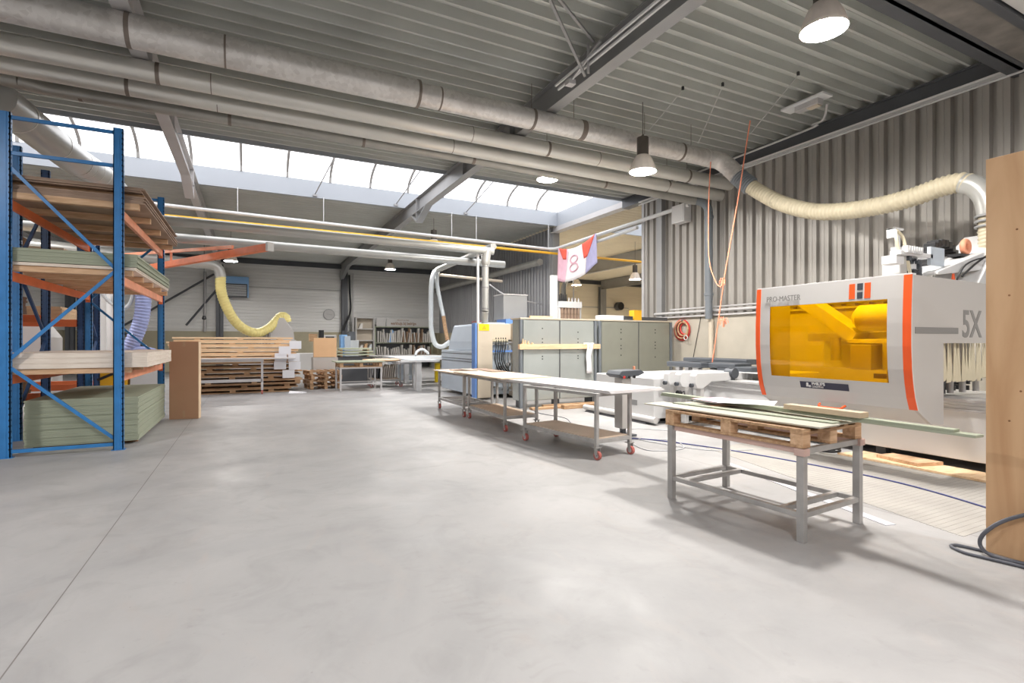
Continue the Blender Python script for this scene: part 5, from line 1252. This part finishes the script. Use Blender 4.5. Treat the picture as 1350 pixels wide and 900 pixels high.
for i in range(3):
    z = 1.02 + i * .10
    tag(MB().box(2.55 + .1 * i, 18.6, z, 3.95 - .05 * i, 19.5, z + .05).build('green_board', 'mdf_green'), 'green board in the spaced pile behind the distant steel table, %s from the bottom' % ORD(i), 'board', 'spaced green boards in the distance')
    for x in (2.8, 3.7): tag(MB().box(x, 18.7, z - .05, x + .08, 19.4, z).build('spacer', 'timber'), '%s spacer under the %s of the distant green boards' % ('left' if x < 3 else 'right', ORD(i)), 'timber', 'spacers between distant green boards')
tag(MB().box(2.6, 18.7, 0, 3.9, 19.4, .97).build('low_stand', 'steel_dark', bevel=.01), 'dark low stand carrying the spaced green boards', 'stand')
b = bench('distant steel trolley with red casters and a beige board before the shelves', (4.05, 17.6, 0), PI / 2 - .1, .95, .85, .86)
tag(MB().box(3.45, 17.0, .862, 4.75, 18.2, .90).build('beige_board', 'timber', bevel=.003), 'beige board lying on the distant steel trolley', 'board')
for i in range(9):
    o = MB().box(-.012, -.25, 0, .012, .25, .40 + .03 * (i % 3)).build('template_board', 'sheet_light' if i > 1 else 'screen'); o.location = (3.75 + i * .07, 17.6, .27); o.rotation_euler = (0, .12, .1)
    tag(o, 'thin board standing under the distant steel trolley, %s from the left' % ORD(i), 'board', 'boards on the distant trolley')
# blue and white cabinets before the column
t = thing('blue_white_unit', 'blue and white machine cabinet in front of the far column', 'cabinet', (4.2, 25, 0))
MB().box(3.6, 23.9, 0, 3.88, 24.4, 1.80).build('blue_side', 'heater_blue', t, bevel=.02); MB().box(3.75, 23.7, 0, 3.98, 24.2, 1.74).build('front', 'light_blue', t, bevel=.02); MB().box(3.98, 23.8, 0, 4.36, 24.3, 1.55).build('lower_unit', 'bag', t, bevel=.02)
MB().box(4.0, 24.32, 0, 4.3, 24.6, 1.95).build('dark_top', 'steel_dark', t)
tag(MB().tube(smoothpath([(4.95, 29.9, 5.2), (4.98, 29.9, 4.3), (5.0, 29.8, 3.2), (4.7, 29.7, 2.4), (4.6, 29.7, 2.1)], 5), .05, 8).build('column_cable', 'black'), 'dark cable bundle hanging on the far column', 'cable')
tag(MB().box(5.12, 29.9, .5, 5.2, 30.0, 5.3).build('wall_channel', 'steel_light'), 'pale vertical channel beside the far column', 'channel')

# shelves on the end wall
def shelf_unit(label, x0, x1, y, z0, z1, levels, mat, back=None):
    t = thing('shelf_unit', label, 'shelf', (x0, y, 0))
    for x in (x0, x1): MB().box(x - .03, y, 0, x + .03, y + .5, z1).build('side_panel', mat, t)
    for z in levels: MB().box(x0, y, z - .025, x1, y + .5, z + .025).build('shelf_board', mat, t)
    if back: MB().box(x0, y + .48, z0, x1, y + .5, z1).build('back_panel', back, t)
    return t
shelf_unit('tall beige open shelf right of the far column', 5.28, 6.25, 29.6, 0, 2.85, (.5, .98, 1.55, 2.2, 2.82), 'mc_white', 'beige_mc')
shelf_unit('wide dark shelf full of template boards below the far sign', 6.32, 9.65, 29.6, 0, 2.35, (.42, 1.42, 2.33), 'mdf_green', 'steel_dark')
random.seed(11)
def leaning(x, z, h, mat, lab, grp):
    o = MB().box(-.018, 0, 0, .018, .4, h).build('template_board', mat); o.location = (x, 29.62, z); o.rotation_euler = (0, random.uniform(-.12, .12), 0); tag(o, lab, 'board', grp)
x = 6.45; k = 0
while x < 9.6:
    m = 'sheet_light' if x < 7.9 or x > 9.3 else random.choice(('sheet_light', 'sheet_brown')); leaning(x, 1.45, random.uniform(.5, .82), m, 'thin board on the upper level of the template shelf, %s from the left' % ORD(k), 'template boards on the upper level'); k += 1; x += random.uniform(.07, .15)
x = 6.45; k = 0
while x < 9.6:
    m = 'sheet_light' if x < 8.4 else random.choice(('sheet_light', 'sheet_brown')); leaning(x, .45, random.uniform(.55, .88), m, 'thin board on the lower level of the template shelf, %s from the left' % ORD(k), 'template boards on the lower level'); k += 1; x += random.uniform(.08, .15)
o = MB().prism([(7.0, 1.45), (7.3, 1.45), (7.35, 2.1), (7.25, 2.2), (7.15, 1.9)], 'y', 29.56, 29.6).build('blue_bag', 'heater_blue'); tag(o, 'blue bag leaning on the upper level of the wide template shelf', 'bag')
for i, (x, z, h) in enumerate(((5.5, 1.0, .3), (5.75, 1.0, .4), (6.0, 1.0, .35), (5.5, .52, .25), (5.5, 2.22, .3))):
    tag(MB().prism([(x - .1, z), (x + .1, z), (x + .14, z + h), (x + .02, z + h * .9)], 'y', 29.55, 29.9).build('parcel', ['sheet_light', 'carton', 'bag', 'paper', 'sheet_light'][i]), ['pale parcel on the middle level of the beige shelf, at its left', 'brown parcel on the middle level of the beige shelf', 'white parcel on the middle level of the beige shelf, at its right', 'white paper parcel low in the beige shelf', 'pale parcel on the upper level of the beige shelf'][i], 'parcel')
t = thing('wall_sign', 'long pale sign board with dark lettering above the template shelf', 'sign', (8, 29.6, 2.4))
MB().box(6.95, 29.60, 2.37, 9.45, 29.66, 2.82).build('board', 'mc_white', t); MB().box(6.4, 29.62, 2.37, 6.9, 29.66, 2.82).build('side_board', 'mc_white', t)
text('lettering', 'werkhuijs bij bedrijps', .24, 'timber_dark', t, (7.2, 29.597, 2.46), (1, 0, 0), (0, 0, 1), bold=.004, sx=.72)
text('lettering', 'vakwerk op maat', .10, 'timber_dark', t, (7.55, 29.597, 2.70), (1, 0, 0), (0, 0, 1), sx=1.0)
# more pale machinery low at the far wall
t = thing('far_bench', 'low pale bench with small machines along the far wall', 'bench', (7, 28, 0))
MB().box(5.4, 28.2, .7, 9.5, 28.9, .76).build('top', 'mc_white', t)
for x in (5.5, 7.4, 9.4): MB().box(x - .04, 28.25, 0, x + .04, 28.85, .7).build('leg', 'steel', t)
MB().box(6.0, 28.3, 0, 7.2, 28.8, .65).build('motor_box', 'mc_white', t, bevel=.03)
# neighbouring hall, seen through the opening
t = thing('fan_heater', 'small dark fan on the cream wall of the neighbouring hall', 'fan', (24, 30, 3.9))
MB().cyl((23.9, 29.9, 4.05), (23.9, 30.3, 4.05), .3, n=20).build('housing', 'steel_dark', t); MB().cyl((23.9, 29.88, 4.05), (23.9, 29.9, 4.05), .26, n=20).build('grille', 'black', t)
MB().bar((23.9, 30.1, 4.05), (24.3, 30.3, 4.1), .1, .1).build('bracket', 'steel_dark', t)
small('tall_cabinet', 'dark cabinet standing in the neighbouring hall low behind the cabinets', 'cabinet', 'steel_dark', MB().box(13, 20, 0, 17, 20.8, 1.9), .01)

# ------------------------------------------------------------------ light
w = bpy.data.worlds.new('world'); bpy.context.scene.world = w; w.use_nodes = True
w.node_tree.nodes['Background'].inputs[0].default_value = (.8, .9, 1., 1); w.node_tree.nodes['Background'].inputs[1].default_value = 1.

# ------------------------------------------------------------------ camera
cam = bpy.data.cameras.new('camera'); co = bpy.data.objects.new('camera', cam); C.objects.link(co)
co.location = (0, 0, 1.5); co.rotation_euler = (PI / 2, 0, -math.atan2(346, 685))
cam.sensor_width = 36.; cam.lens = 685 / 1350 * 36.; cam.clip_start = .05; cam.clip_end = 200
sc = bpy.context.scene; sc.camera = co
sc.view_settings.view_transform = 'Standard'; sc.view_settings.look = 'None'; sc.view_settings.gamma = 1.; sc.view_settings.use_curve_mapping = False
sc.view_settings.exposure = .5
sc.cycles.use_denoising = True
sc.cycles.max_bounces = 10; sc.cycles.diffuse_bounces = 7; sc.cycles.transparent_max_bounces = 8
sc.cycles.sample_clamp_indirect = 6.
